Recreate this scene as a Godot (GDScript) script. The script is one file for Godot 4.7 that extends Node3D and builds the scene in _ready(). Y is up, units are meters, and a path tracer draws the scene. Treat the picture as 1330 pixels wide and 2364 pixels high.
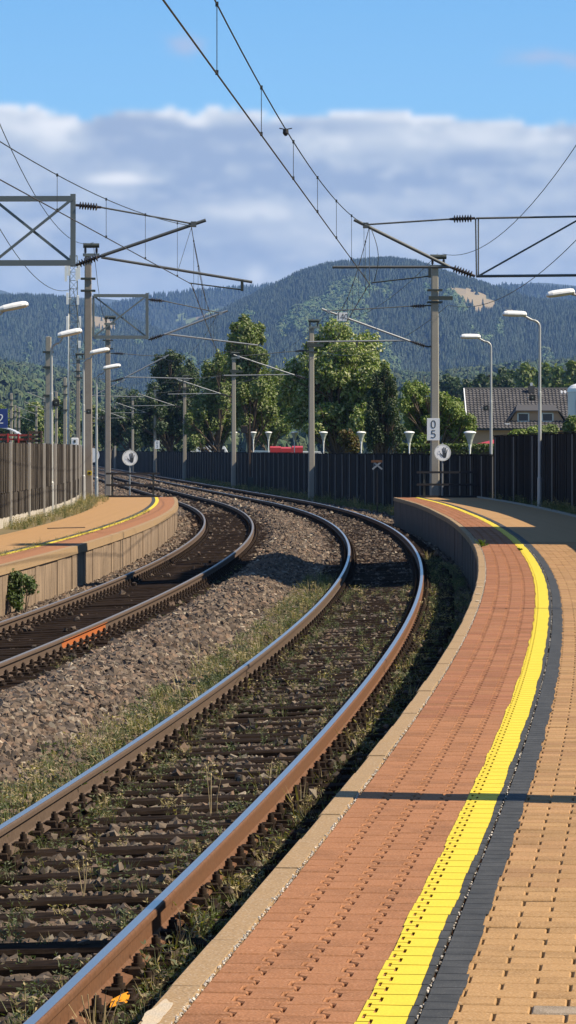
extends Node3D

# ---------------------------------------------------------------- constants
const EYE := 1.7            # camera height above the right platform's paving (y = 0)
const F := 7700.0           # focal length in photograph pixels
const R0 := 743.8           # radius of the right track's centre line
const CX := -741.5
const CZ := 91.0
const TH1 := 0.08615        # where the curve becomes a straight
const UP := Vector3.UP
const HEAPS := [[520.0, 264.0, 230.0, 20.0, 0.8], [70.0, 285.0, 120.0, 50.0, 0.7], [140.0, 330.0, 70.0, 45.0, 0.5], [900.0, 264.0, 170.0, 20.0, 0.8], [1000.0, 312.0, 150.0, 40.0, 0.5], [1190.0, 322.0, 110.0, 45.0, 0.5], [760.0, 330.0, 140.0, 26.0, 0.35], [560.0, 308.0, 150.0, 16.0, -0.6], [300.0, 300.0, 140.0, 36.0, -0.45], [430.0, 360.0, 200.0, 32.0, -0.45], [640.0, 415.0, 260.0, 40.0, -0.5], [275.0, 415.0, 70.0, 13.0, 1.2], [920.0, 430.0, 250.0, 36.0, -0.35], [1100.0, 462.0, 200.0, 22.0, 0.35], [600.0, 492.0, 220.0, 24.0, 0.4], [150.0, 480.0, 150.0, 30.0, -0.2], [800.0, 545.0, 250.0, 28.0, 0.35], [400.0, 565.0, 200.0, 26.0, -0.15], [590.0, 640.0, 26.0, 24.0, 0.8], [1150.0, 372.0, 130.0, 22.0, -0.4], [1260.0, 560.0, 150.0, 30.0, 0.25]]

var taken = {}
var org = {}
var rng := RandomNumberGenerator.new()
var M = {}

# ---------------------------------------------------------------- mesh collector
class MB:
	var v := PackedVector3Array()
	var n := PackedVector3Array()
	var c := PackedColorArray()
	var t := PackedVector2Array()
	var col := Color(1, 1, 1)
	func tri(a: Vector3, b: Vector3, d: Vector3, ctr: Vector3) -> void:
		var nn := (d - a).cross(b - a)
		if nn.dot((a + b + d) / 3.0 - ctr) < 0.0:
			var k := b
			b = d
			d = k
			nn = -nn
		nn = nn.normalized()
		v.push_back(a); v.push_back(b); v.push_back(d)
		n.push_back(nn); n.push_back(nn); n.push_back(nn)
		c.push_back(col); c.push_back(col); c.push_back(col)
		var p := Vector2(a.x + a.z, a.y)
		t.push_back(p); t.push_back(Vector2(b.x + b.z, b.y)); t.push_back(Vector2(d.x + d.z, d.y))
	func quad(a: Vector3, b: Vector3, d: Vector3, e: Vector3, ctr: Vector3) -> void:
		tri(a, b, d, ctr)
		tri(a, d, e, ctr)
	func quad_uv(a: Vector3, b: Vector3, d: Vector3, e: Vector3, ctr: Vector3, ua: Vector2, ub: Vector2, ud: Vector2, ue: Vector2) -> void:
		var nn := (d - a).cross(b - a)
		var flip := nn.dot((a + b + d) / 3.0 - ctr) < 0.0
		if flip:
			nn = -nn
		nn = nn.normalized()
		var pv := [a, b, d, a, d, e] if not flip else [a, d, b, a, e, d]
		var pu := [ua, ub, ud, ua, ud, ue] if not flip else [ua, ud, ub, ua, ue, ud]
		for i in 6:
			v.push_back(pv[i]); n.push_back(nn); c.push_back(col); t.push_back(pu[i])
	func top(a: Vector3, b: Vector3, d: Vector3, e: Vector3) -> void:
		quad(a, b, d, e, (a + d) * 0.5 - Vector3.UP * 5.0)
	# a triangle with its own normals
	func tri_n(a: Vector3, b: Vector3, d: Vector3, na: Vector3, nb: Vector3, nd: Vector3) -> void:
		var nn := (d - a).cross(b - a)
		if nn.dot(na + nb + nd) < 0.0:
			v.push_back(a); v.push_back(d); v.push_back(b)
			n.push_back(na); n.push_back(nd); n.push_back(nb)
		else:
			v.push_back(a); v.push_back(b); v.push_back(d)
			n.push_back(na); n.push_back(nb); n.push_back(nd)
		for i in 3:
			c.push_back(col)
			t.push_back(Vector2.ZERO)
	func hexa(p: Array) -> void:       # eight corners: bottom ring 0..3, top ring 4..7
		var m := Vector3.ZERO
		for q in p:
			m += q
		m /= 8.0
		quad(p[0], p[1], p[2], p[3], m)
		quad(p[4], p[5], p[6], p[7], m)
		for i in 4:
			var j := (i + 1) % 4
			quad(p[i], p[j], p[4 + j], p[4 + i], m)
	func box(ctr: Vector3, size: Vector3, b := Basis()) -> void:
		var h := size * 0.5
		var p := []
		for y in [-1.0, 1.0]:
			for q in [Vector2(-1, -1), Vector2(1, -1), Vector2(1, 1), Vector2(-1, 1)]:
				p.append(ctr + b * Vector3(q.x * h.x, y * h.y, q.y * h.z))
		hexa(p)
	# box with its upper edges cut back by e
	func cbox(ctr: Vector3, size: Vector3, e: float, b := Basis()) -> void:
		var h := size * 0.5
		var r := []
		for l in [[-h.y, 0.0], [h.y - e, 0.0], [h.y, e]]:
			var k := []
			for q in [Vector2(-1, -1), Vector2(1, -1), Vector2(1, 1), Vector2(-1, 1)]:
				k.append(ctr + b * Vector3(q.x * (h.x - l[1]), l[0], q.y * (h.z - l[1])))
			r.append(k)
		for i in 4:
			var j := (i + 1) % 4
			quad(r[0][i], r[0][j], r[1][j], r[1][i], ctr)
			quad(r[1][i], r[1][j], r[2][j], r[2][i], ctr)
		quad(r[2][0], r[2][1], r[2][2], r[2][3], ctr)
		quad(r[0][0], r[0][1], r[0][2], r[0][3], ctr)
	func beam(p: Vector3, q: Vector3, w: float, h: float, up := Vector3.UP) -> void:
		var d := (q - p).normalized()
		if absf(d.dot(up)) > 0.98:
			up = Vector3(0, 0, 1)
		var s := d.cross(up).normalized()
		var u := s.cross(d).normalized()
		var k := []
		for e in [p, q]:
			for o in [Vector2(-1, -1), Vector2(1, -1), Vector2(1, 1), Vector2(-1, 1)]:
				k.append(e + s * o.x * w * 0.5 + u * o.y * h * 0.5)
		hexa(k)
	func ring(d: Vector3) -> Array:
		var a := Vector3.UP if absf(d.y) < 0.9 else Vector3(1, 0, 0)
		var s := d.cross(a).normalized()
		return [s, s.cross(d).normalized()]
	func tube(p: Vector3, q: Vector3, r0: float, r1: float, seg := 8, caps := true) -> void:
		var d := (q - p).normalized()
		var f := ring(d)
		for i in seg:
			var a0 := TAU * i / seg
			var a1 := TAU * (i + 1) / seg
			var n0: Vector3 = f[0] * cos(a0) + f[1] * sin(a0)
			var n1: Vector3 = f[0] * cos(a1) + f[1] * sin(a1)
			tri_n(p + n0 * r0, p + n1 * r0, q + n1 * r1, n0, n1, n1)
			tri_n(p + n0 * r0, q + n1 * r1, q + n0 * r1, n0, n1, n0)
			if caps:
				tri(p, p + n0 * r0, p + n1 * r0, (p + q) * 0.5)
				tri(q, q + n0 * r1, q + n1 * r1, (p + q) * 0.5)
	func path(pts: Array, r: float, seg := 6) -> void:
		for i in pts.size() - 1:
			tube(pts[i], pts[i + 1], r, r, seg, i == 0 or i == pts.size() - 2)
	# profile: [distance along the axis, radius] pairs
	func lathe(p: Vector3, d: Vector3, prof: Array, seg := 10) -> void:
		var f := ring(d)
		for k in prof.size() - 1:
			var c0: Vector3 = p + d * prof[k][0]
			var c1: Vector3 = p + d * prof[k + 1][0]
			var r0: float = prof[k][1]
			var r1: float = prof[k + 1][1]
			var sl := Vector2(prof[k + 1][0] - prof[k][0], r1 - r0).normalized()
			for i in seg:
				var a0 := TAU * i / seg
				var a1 := TAU * (i + 1) / seg
				var e0: Vector3 = f[0] * cos(a0) + f[1] * sin(a0)
				var e1: Vector3 = f[0] * cos(a1) + f[1] * sin(a1)
				var n0 := (e0 * sl.x - d * sl.y).normalized()
				var n1 := (e1 * sl.x - d * sl.y).normalized()
				if r0 > 0.0001:
					tri_n(c0 + e0 * r0, c0 + e1 * r0, c1 + e1 * r1, n0, n1, n1)
				if r1 > 0.0001:
					tri_n(c0 + e0 * r0, c1 + e1 * r1, c1 + e0 * r1, n0, n1, n0)
	# a flat outline (2D, in the plane o + x*ux + y*uy) given the thickness th
	func plate(poly: PackedVector2Array, o: Vector3, ux: Vector3, uy: Vector3, th: float) -> void:
		var nz := ux.cross(uy).normalized() * th
		var idx := Geometry2D.triangulate_polygon(poly)
		for i in range(0, idx.size(), 3):
			var q := []
			for k in 3:
				var e := poly[idx[i + k]]
				q.append(o + ux * e.x + uy * e.y)
			tri(q[0], q[1], q[2], q[0] + nz * 9.0)
			tri(q[0] + nz, q[1] + nz, q[2] + nz, q[0] - nz * 9.0)
		for i in poly.size():
			var a := poly[i]
			var b := poly[(i + 1) % poly.size()]
			var pa := o + ux * a.x + uy * a.y
			var pb := o + ux * b.x + uy * b.y
			quad(pa, pb, pb + nz, pa + nz, o + (ux * (a.x + b.x) + uy * (a.y + b.y)) * 0.25)
	func mesh(o := Vector3.ZERO) -> ArrayMesh:
		var a := []
		a.resize(Mesh.ARRAY_MAX)
		if o != Vector3.ZERO:
			for i in v.size():
				v[i] -= o
		a[Mesh.ARRAY_VERTEX] = v
		a[Mesh.ARRAY_NORMAL] = n
		a[Mesh.ARRAY_COLOR] = c
		a[Mesh.ARRAY_TEX_UV] = t
		var m := ArrayMesh.new()
		m.add_surface_from_arrays(Mesh.PRIMITIVE_TRIANGLES, a)
		return m

# ---------------------------------------------------------------- scene helpers
func numbered(called):
	if not taken.has(called):
		taken[called] = 0
		return called
	taken[called] += 1
	return "%s_%03d" % [called, taken[called]]

func tag(o, label = "", category = "", group = "", kind = ""):
	if label: o.set_meta("label", label)
	if category: o.set_meta("category", category)
	if group: o.set_meta("group", group)
	if kind: o.set_meta("kind", kind)
	return o

func thing(called, label, category, at = Vector3.ZERO, group = ""):
	var o = Node3D.new()
	o.name = numbered(called)
	add_child(o)
	o.position = at
	org[o] = at
	return tag(o, label, category, group)

func structure(called, at = Vector3.ZERO):
	var o = Node3D.new()
	o.name = numbered(called)
	add_child(o)
	o.position = at
	org[o] = at
	return tag(o, "", "", "", "structure")

func part(mb, called, mat, parent):
	var o = MeshInstance3D.new()
	o.name = called
	o.mesh = mb.mesh(org[parent])
	o.material_override = mat
	org[o] = org[parent]
	parent.add_child(o, true)
	return o

func inst(mesh, called, mat, parent, xf):
	var o = MeshInstance3D.new()
	o.name = called
	o.mesh = mesh
	o.material_override = mat
	o.transform = Transform3D(xf.basis, xf.origin - org[parent])
	org[o] = org[parent]
	parent.add_child(o, true)
	return o

func multi(mesh, called, mat, parent, xfs, cols = []):
	var mm = MultiMesh.new()
	mm.transform_format = MultiMesh.TRANSFORM_3D
	mm.use_colors = cols.size() > 0
	mm.mesh = mesh
	mm.instance_count = xfs.size()
	for i in xfs.size():
		mm.set_instance_transform(i, xfs[i])
		if cols.size() > 0:
			mm.set_instance_color(i, cols[i])
	var o = MultiMeshInstance3D.new()
	o.name = called if parent != self else numbered(called)
	o.multimesh = mm
	o.material_override = mat
	parent.add_child(o, true)
	o.set_meta("kind", "stuff")
	return o

# a point at depth d seen at photograph pixel (px, py)
func at(px, py, d):
	return Vector3((px - 665.0) * d / F, EYE - (py - 1039.0) * d / F, -d)

func th_of(s):
	return minf(s / R0, TH1)

# a point beside the right track's centre line: s metres along it, o metres to the right
func tp(s, o, y):
	var a = th_of(s)
	var x = CX + (R0 + o) * cos(a)
	var z = CZ + (R0 + o) * sin(a)
	if s > TH1 * R0:
		var e = s - TH1 * R0
		x -= sin(a) * e
		z += cos(a) * e
	return Vector3(x, y, -z)

func tb(s):       # basis: x to the right, z backwards along the track
	var a = th_of(s)
	return Basis(Vector3(cos(a), 0, -sin(a)), UP, Vector3(sin(a), 0, cos(a)))

func s_of(z):     # arc length for a depth on the centre line
	if z < CZ + R0 * sin(TH1):
		return R0 * asin((z - CZ) / R0)
	return TH1 * R0 + (z - CZ - R0 * sin(TH1)) / cos(TH1)

func lerp_list(list, x):
	if x <= list[0][0]:
		return list[0][1]
	for i in list.size() - 1:
		if x <= list[i + 1][0]:
			return lerpf(list[i][1], list[i + 1][1], (x - list[i][0]) / (list[i + 1][0] - list[i][0]))
	return list[-1][1]

# ---------------------------------------------------------------- materials
func lin(r, g, b):
	return Color(r, g, b).linear_to_srgb()

func plain(r, g, b, rough = 0.7, metal = 0.0):
	var m = StandardMaterial3D.new()
	m.albedo_color = lin(r, g, b)
	m.roughness = rough
	m.metallic = metal
	return m

func noise_bytes(sd, nx, ny, octaves, size):
	var f = FastNoiseLite.new()
	f.seed = sd
	f.noise_type = FastNoiseLite.TYPE_SIMPLEX_SMOOTH
	f.fractal_octaves = octaves
	var most = maxf(nx, ny)
	f.frequency = most / size
	var w = maxi(4, int(size * nx / most))
	var h = maxi(4, int(size * ny / most))
	var im = f.get_seamless_image(w, h)
	im.convert(Image.FORMAT_L8)
	im.resize(size, size, Image.INTERPOLATE_CUBIC)
	return im.get_data()

# a surface whose colour wanders: fine grain, coarse patches, optional streaks
# (sx, sy stretch the grain), laid over metres of the world
func grain(c, amount, metres, rough, opt = {}):
	var size = opt.get("size", 256)
	var img = Image.create(size, size, false, Image.FORMAT_RGB8)
	var sx = opt.get("sx", 30.0)
	var sy = opt.get("sy", 30.0)
	var kx = opt.get("kx", 3.0)
	var ky = opt.get("ky", 3.0)
	var fine = noise_bytes(opt.get("seed", 7), sx, sy, opt.get("oct", 3), size)
	var coarse = noise_bytes(opt.get("seed", 7) + 31, kx, ky, 3, size)
	var c2 = opt.get("c2", c)
	var speck = opt.get("speck", 0.0)
	var sc = opt.get("speck_color", Vector3(0.6, 0.55, 0.5))
	var rr = RandomNumberGenerator.new()
	rr.seed = opt.get("seed", 7)
	for y in size:
		for x in size:
			var f = fine[y * size + x] / 127.5 - 1.0
			var k = coarse[y * size + x] / 127.5 - 1.0
			var q = clampf(0.5 + k * 0.6, 0.0, 1.0)
			var b = c.lerp(c2, q) * maxf(0.1, 1.0 + amount * (f * 0.8 + k * 0.4) + (rr.randf() - 0.5) * amount * 0.6)
			if speck > 0.0 and rr.randf() < speck:
				b = b.lerp(sc, rr.randf() * 0.7)
			img.set_pixel(x, y, lin(minf(b.x, 1.0), minf(b.y, 1.0), minf(b.z, 1.0)))
	img.generate_mipmaps()
	var m = StandardMaterial3D.new()
	m.albedo_texture = ImageTexture.create_from_image(img)
	m.uv1_triplanar = true
	m.uv1_world_triplanar = true
	m.uv1_scale = Vector3.ONE / metres
	m.roughness = rough
	m.metallic = opt.get("metal", 0.0)
	m.metallic_specular = opt.get("spec", 0.25)
	if opt.has("tint"):
		m.vertex_color_use_as_albedo = true
	return m

func tint_mat(rough = 0.8):
	var m = StandardMaterial3D.new()
	m.vertex_color_use_as_albedo = true
	m.roughness = rough
	return m

func make_materials():
	M.red = []
	for i in 3:
		M.red.append(grain(Vector3(0.315, 0.147, 0.072) * [1.0, 0.86, 1.1][i], 0.5, 1.0, 0.9, {"seed": 11 + i, "sx": 90.0, "sy": 90.0, "speck": 0.12, "speck_color": Vector3(0.5, 0.3, 0.2), "c2": Vector3(0.265, 0.122, 0.06)}))
	M.tan = []
	for i in 3:
		M.tan.append(grain(Vector3(0.36, 0.215, 0.098) * [1.0, 0.88, 1.1][i], 0.5, 1.0, 0.9, {"seed": 21 + i, "sx": 90.0, "sy": 90.0, "speck": 0.12, "speck_color": Vector3(0.55, 0.4, 0.25), "c2": Vector3(0.31, 0.185, 0.085)}))
	M.worn = grain(Vector3(0.24, 0.19, 0.14), 0.5, 0.5, 0.95, {"seed": 28, "sx": 80.0, "sy": 80.0, "speck": 0.15})
	M.yellow = grain(Vector3(0.64, 0.5, 0.045), 0.16, 0.8, 0.7, {"seed": 31, "sx": 60.0, "sy": 60.0, "c2": Vector3(0.62, 0.48, 0.045), "speck": 0.01, "speck_color": Vector3(0.3, 0.22, 0.06)})
	M.grey_paint = grain(Vector3(0.046, 0.048, 0.05), 0.4, 0.6, 0.75, {"seed": 34, "sx": 70.0, "sy": 70.0, "speck": 0.02, "speck_color": Vector3(0.3, 0.27, 0.22), "c2": Vector3(0.058, 0.059, 0.06)})
	M.sand = grain(Vector3(0.05, 0.031, 0.019), 0.5, 0.5, 0.95, {"seed": 37, "sx": 80.0, "sy": 80.0, "speck": 0.08})
	M.kerb = grain(Vector3(0.33, 0.225, 0.125), 0.45, 1.2, 0.9, {"seed": 41, "sx": 90.0, "sy": 90.0, "c2": Vector3(0.26, 0.175, 0.095), "speck": 0.08})
	M.kerb_pale = grain(Vector3(0.5, 0.43, 0.34), 0.5, 0.5, 0.9, {"seed": 43, "sx": 60.0, "sy": 60.0, "c2": Vector3(0.42, 0.33, 0.22)})
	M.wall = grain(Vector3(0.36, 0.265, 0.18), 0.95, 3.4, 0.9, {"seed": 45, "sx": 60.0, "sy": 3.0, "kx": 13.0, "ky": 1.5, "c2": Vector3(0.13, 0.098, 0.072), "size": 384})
	M.wall_shaded = grain(Vector3(0.15, 0.115, 0.088), 0.8, 3.4, 0.9, {"seed": 46, "sx": 60.0, "sy": 3.0, "kx": 13.0, "ky": 1.5, "c2": Vector3(0.075, 0.058, 0.046), "size": 384})  # stained wall concrete, darkened further: this side's shade is put into the colour
	M.concrete = grain(Vector3(0.34, 0.315, 0.27), 0.3, 1.6, 0.9, {"seed": 48, "sx": 60.0, "sy": 26.0, "c2": Vector3(0.26, 0.24, 0.205)})
	M.concrete_dark = grain(Vector3(0.26, 0.235, 0.205), 0.25, 1.6, 0.9, {"seed": 49, "sx": 60.0, "sy": 26.0, "c2": Vector3(0.2, 0.18, 0.16)})
	M.plinth = grain(Vector3(0.5, 0.46, 0.4), 0.25, 1.2, 0.9, {"seed": 50, "c2": Vector3(0.36, 0.33, 0.28)})
	M.board = []
	for i in 4:
		M.board.append(grain(Vector3(0.032, 0.027, 0.023) * [1.0, 0.6, 1.7, 0.85][i], 0.55, 1.3, 0.9, {"seed": 51 + i, "sx": 70.0, "sy": 3.0, "kx": 14.0, "ky": 1.5, "c2": Vector3(0.075, 0.066, 0.056) * [1.0, 0.6, 1.7, 0.9][i]}))
	M.dark_board = grain(Vector3(0.008, 0.0072, 0.007), 0.5, 1.3, 0.9, {"seed": 56, "sx": 70.0, "sy": 3.0, "kx": 14.0, "ky": 1.5, "c2": Vector3(0.014, 0.012, 0.011)})  # dark wood, made blacker to stand for the shade on these fences
	M.post = plain(0.46, 0.44, 0.4, 0.6)
	M.post_dim = plain(0.22, 0.21, 0.195, 0.6)
	M.sleeper = []
	for i in 3:
		M.sleeper.append(grain(Vector3(0.013, 0.0092, 0.007) * [1.0, 0.7, 1.4][i], 0.7, 0.8, 0.9, {"spec": 0.1, "seed": 61 + i, "sx": 6.0, "sy": 70.0, "kx": 2.0, "ky": 9.0, "c2": Vector3(0.026, 0.018, 0.0135)}))
	M.rust = grain(Vector3(0.165, 0.082, 0.045), 0.4, 1.2, 0.72, {"seed": 65, "sx": 40.0, "sy": 24.0, "c2": Vector3(0.125, 0.068, 0.041)})
	M.rust_grey = grain(Vector3(0.12, 0.085, 0.062), 0.35, 1.2, 0.72, {"seed": 66, "sx": 40.0, "sy": 24.0, "c2": Vector3(0.085, 0.06, 0.045)})
	M.orange_rust = grain(Vector3(0.42, 0.12, 0.03), 0.4, 0.8, 0.8, {"seed": 67, "sx": 40.0, "sy": 24.0, "c2": Vector3(0.28, 0.1, 0.04)})
	M.steel = plain(0.6, 0.58, 0.55, 0.34, 1.0)
	M.steel_dull = plain(0.26, 0.235, 0.21, 0.5, 0.6)
	M.iron = grain(Vector3(0.022, 0.016, 0.0125), 0.5, 0.4, 0.75, {"seed": 68, "c2": Vector3(0.04, 0.026, 0.018)})
	M.stone = tint_mat(0.92)
	M.bed = grain(Vector3(0.055, 0.04, 0.03), 0.7, 1.1, 0.95, {"seed": 71, "sx": 120.0, "sy": 120.0, "c2": Vector3(0.075, 0.055, 0.04), "size": 512, "oct": 3, "speck": 0.05, "speck_color": Vector3(0.4, 0.36, 0.3)})
	M.soil = grain(Vector3(0.19, 0.14, 0.085), 0.5, 3.0, 0.95, {"seed": 74, "sx": 60.0, "sy": 60.0, "c2": Vector3(0.13, 0.115, 0.06)})
	M.meadow = grain(Vector3(0.075, 0.105, 0.035), 0.4, 40.0, 0.95, {"seed": 75, "sx": 60.0, "sy": 60.0, "c2": Vector3(0.11, 0.12, 0.045)})
	M.leaf = tint_mat(0.6)
	M.leaf.backlight_enabled = true
	M.leaf.backlight = Color(0.75, 0.82, 0.35)
	M.needle = tint_mat(0.8)
	M.terrain = tint_mat(0.95)
	M.bark = grain(Vector3(0.11, 0.085, 0.065), 0.5, 1.0, 0.95, {"seed": 81, "sx": 50.0, "sy": 8.0})
	M.galv = plain(0.34, 0.35, 0.35, 0.45, 0.6)
	M.lamp_grey = plain(0.4, 0.41, 0.4, 0.5, 0.3)
	M.lamp_white = plain(0.78, 0.78, 0.76, 0.4)
	M.lens_glass = plain(0.62, 0.62, 0.58, 0.35)
	M.funnel = plain(0.42, 0.44, 0.41, 0.3)
	M.white = plain(0.8, 0.8, 0.8, 0.5)
	M.sign_white = plain(0.8, 0.8, 0.8, 0.45)
	M.ink = plain(0.03, 0.035, 0.045, 0.6)
	M.faint_ink = plain(0.42, 0.42, 0.44, 0.6)
	M.black = plain(0.012, 0.012, 0.014, 0.6)
	M.dark_steel = plain(0.05, 0.06, 0.055, 0.55, 0.4)
	M.frame_steel = plain(0.14, 0.165, 0.17, 0.55, 0.3)
	M.tube_steel = plain(0.12, 0.125, 0.12, 0.5, 0.4)
	M.insulator = plain(0.035, 0.028, 0.025, 0.3)
	M.wire = plain(0.045, 0.05, 0.048, 0.5, 0.3)
	M.copper = plain(0.07, 0.06, 0.05, 0.45, 0.4)
	M.blue = plain(0.02, 0.045, 0.2, 0.5)
	M.red_paint = plain(0.42, 0.03, 0.03, 0.5)
	M.red_rust = plain(0.26, 0.045, 0.035, 0.6)
	M.brown_wood = plain(0.07, 0.045, 0.03, 0.8)
	M.roof = plain(0.06, 0.058, 0.06, 0.75)
	M.roof_b = plain(0.045, 0.044, 0.046, 0.75)
	M.plaster = grain(Vector3(0.42, 0.27, 0.18), 0.12, 2.0, 0.9, {"seed": 91})
	M.plaster_pale = grain(Vector3(0.6, 0.52, 0.42), 0.12, 2.0, 0.9, {"seed": 92})
	M.glass = plain(0.02, 0.022, 0.03, 0.12)
	M.tag_orange = grain(Vector3(0.75, 0.3, 0.02), 0.3, 0.2, 0.6, {"seed": 93})
	M.zinc = plain(0.6, 0.61, 0.62, 0.4, 0.4)
	M.grit = plain(0.5, 0.44, 0.36, 0.9)
	M.stalk = plain(0.36, 0.28, 0.15, 0.9)

# ---------------------------------------------------------------- sky
func make_sky():
	var nz = FastNoiseLite.new()
	nz.seed = 5
	nz.noise_type = FastNoiseLite.TYPE_SIMPLEX_SMOOTH
	nz.frequency = 1.0
	nz.fractal_octaves = 5
	var w = 4096
	var h = 2048
	var coarse = Image.create(512, 256, false, Image.FORMAT_RGB8)
	for y in 256:
		for x in 512:
			coarse.set_pixel(x, y, sky_color(nz, wrapf((x + 0.5) / 512.0 * 360.0, -180.0, 180.0), 90.0 - (y + 0.5) / 256.0 * 180.0))
	coarse.resize(w, h, Image.INTERPOLATE_CUBIC)
	var step = 360.0 / w
	for y in range(900, 1034):
		for x in range(-190, 190):
			coarse.set_pixel(posmod(x, w), y, sky_color(nz, (x + 0.5) * step, 90.0 - (y + 0.5) * step))
	return ImageTexture.create_from_image(coarse)

func sky_color(nz, az, el):
	var blue = Vector3(0.38, 0.58, 0.80)
	var blue_hi = Vector3(0.29, 0.42, 0.62)
	var c
	if el < -0.5:
		c = Vector3(0.40, 0.42, 0.38)
		return Color(c.x, c.y, c.z)
	# photograph pixels are a handy unit: 134 to a degree
	var px = 665.0 + az * 134.4
	var py = 1039.0 - el * 134.4
	var t = clampf((el - 6.0) / 50.0, 0.0, 1.0)
	c = Vector3(0.535, 0.755, 0.925).lerp(Vector3(0.485, 0.715, 0.91), clampf((el - 5.8) / 2.0, 0.0, 1.0)).lerp(blue, clampf((el - 8.0) / 14.0, 0.0, 1.0)).lerp(blue_hi, t)
	var a = deg_to_rad(az)
	# a point on a cylinder, so that the clouds go round without a seam
	var p = Vector3(sin(a) * 40.0, el * 1.25, cos(a) * 40.0)
	var n1 = nz.get_noise_3d(p.x * 0.32, p.y * 0.9, p.z * 0.32)
	var n2 = nz.get_noise_3d(p.x * 1.1 + 30.0, p.y * 2.4, p.z * 1.1)
	var n3 = nz.get_noise_3d(p.x * 3.3, p.y * 5.0 + 60.0, p.z * 3.3)
	# the top of the cloud bank
	var edge = lerp_list([[-300, 262], [0, 240], [70, 243], [130, 262], [200, 271], [330, 256], [400, 249], [550, 256], [700, 266], [800, 251], [900, 256], [1000, 264], [1100, 280], [1200, 285], [1330, 291], [1700, 270]], px)
	edge += n2 * 30.0 + n3 * 18.0
	if absf(az) > 9.0:
		edge += n1 * 420.0 * smoothstep(9.0, 25.0, absf(az))
	var cover = smoothstep(edge - 3.0, edge + 7.0, py)
	# light and dark heaps in the bank: [x, y, half width, half height, lighter or darker]
	var v = 0.44 + n1 * 0.35 + n2 * 0.6 + n3 * 0.42
	var rim = 1.0 - smoothstep(edge + 3.0, edge + 26.0 + n1 * 30.0 + n2 * 22.0, py)
	v += rim * 0.6
	if absf(az) < 9.0:
		for q in HEAPS:
			var f = 1.0 - smoothstep(0.2, 1.0, Vector2((px - q[0]) / q[2] / 1.5, (py - q[1]) / q[3] / 1.5).length() + n2 * 0.45 + n3 * 0.3)
			v += q[4] * f
	var grey = Vector3(0.615, 0.685, 0.785)
	var pale = Vector3(0.80, 0.835, 0.872)
	var white = Vector3(0.95, 0.955, 0.96)
	var k = grey.lerp(pale, clampf(v, 0.0, 1.0)).lerp(white, clampf((v - 0.85) * 1.4, 0.0, 1.0))
	k = k.lerp(Vector3(0.73, 0.795, 0.87), smoothstep(520.0, 760.0, py) * 0.6)
	c = c.lerp(k, cover)
	# stray puffs in the blue
	for q in [[425.0, 108.0, 62.0, 44.0, 0.62], [1255.0, 140.0, 120.0, 26.0, 0.6], [1320.0, 150.0, 60.0, 24.0, 0.4]]:
		var m = 1.0 - smoothstep(0.15, 1.0, Vector2((px - q[0]) / q[2], (py - q[1]) / q[3]).length() + n2 * 0.45 + n3 * 0.25)
		c = c.lerp(Vector3(0.66, 0.735, 0.855), m * q[4] * 1.4)
	# broken cloud over the rest of the sky
	if el > 9.0 or absf(az) > 9.0:
		var far = smoothstep(0.2, 0.55, n1 + n2 * 0.4) * smoothstep(9.0, 20.0, maxf(el, absf(az))) * (1.0 - 0.6 * smoothstep(45.0, 80.0, el))
		c = c.lerp(Vector3(0.87, 0.88, 0.9), far * 0.85)
	return Color(clampf(c.x, 0, 1), clampf(c.y, 0, 1), clampf(c.z, 0, 1))

# ---------------------------------------------------------------- main
func _ready():
	rng.seed = 20240817
	# camera: level, 5x phone lens, lens shifted down
	var cam = Camera3D.new()
	cam.name = "camera"
	add_child(cam)
	cam.position = Vector3(0, EYE, 0)
	cam.near = 0.5
	cam.far = 40000.0
	cam.set_frustum(0.5 * 2364.0 / F, Vector2(0, -0.5 * 143.0 / F), 0.5, 40000.0)
	cam.current = true
	# sky, sun, exposure
	var env = Environment.new()
	env.background_mode = Environment.BG_SKY
	var sm = PanoramaSkyMaterial.new()
	sm.panorama = make_sky()
	sm.energy_multiplier = 0.74
	var sky = Sky.new()
	sky.sky_material = sm
	env.sky = sky
	env.tonemap_mode = Environment.TONE_MAPPER_LINEAR
	env.tonemap_exposure = 1.65
	env.sdfgi_enabled = true
	env.ssao_enabled = true
	env.ssil_enabled = true
	env.fog_enabled = true
	env.fog_density = 0.000052
	env.fog_light_color = Color(0.52, 0.69, 0.95)
	var we = WorldEnvironment.new()
	we.name = "world_environment"
	we.environment = env
	add_child(we)
	var sun = DirectionalLight3D.new()
	sun.name = "sun"
	sun.light_energy = 1.6
	sun.light_color = Color(1.0, 0.94, 0.84)
	sun.light_angular_distance = 0.5
	sun.shadow_enabled = true
	add_child(sun)
	var el = deg_to_rad(47.0)
	var to_sun = Vector3(cos(el) * 0.98, sin(el), cos(el) * 0.2)
	sun.look_at_from_position(Vector3.ZERO, -to_sun, UP)
	make_materials()
	build_ground()
	build_hills()
	build_right_platform()
	build_left_platform()
	build_track("right", 0.0)
	build_track("left", -4.05)
	build_ballast()
	build_fences()
	build_catenary()
	build_far_masts()
	build_lamps()
	build_signs()
	build_beyond_fence()
	build_left_yard()
	build_trees()
	build_weeds()
	build_shade_building()
	build_bits()

# ---------------------------------------------------------------- ground and hills
func build_ground():
	var g = structure("ground", Vector3(0, -1.15, -200))
	var mb = MB.new()
	for r in [[60.0, -700.0], [-700.0, -4000.0], [-4000.0, -12500.0]]:
		for k in [-1.0, 1.0]:
			mb.top(Vector3(0, -1.15, r[0]), Vector3(k * 3500, -1.15, r[0]), Vector3(k * 3500, -1.15, r[1]), Vector3(0, -1.15, r[1]))
	part(mb, "grass_field", M.meadow, g)

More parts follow.
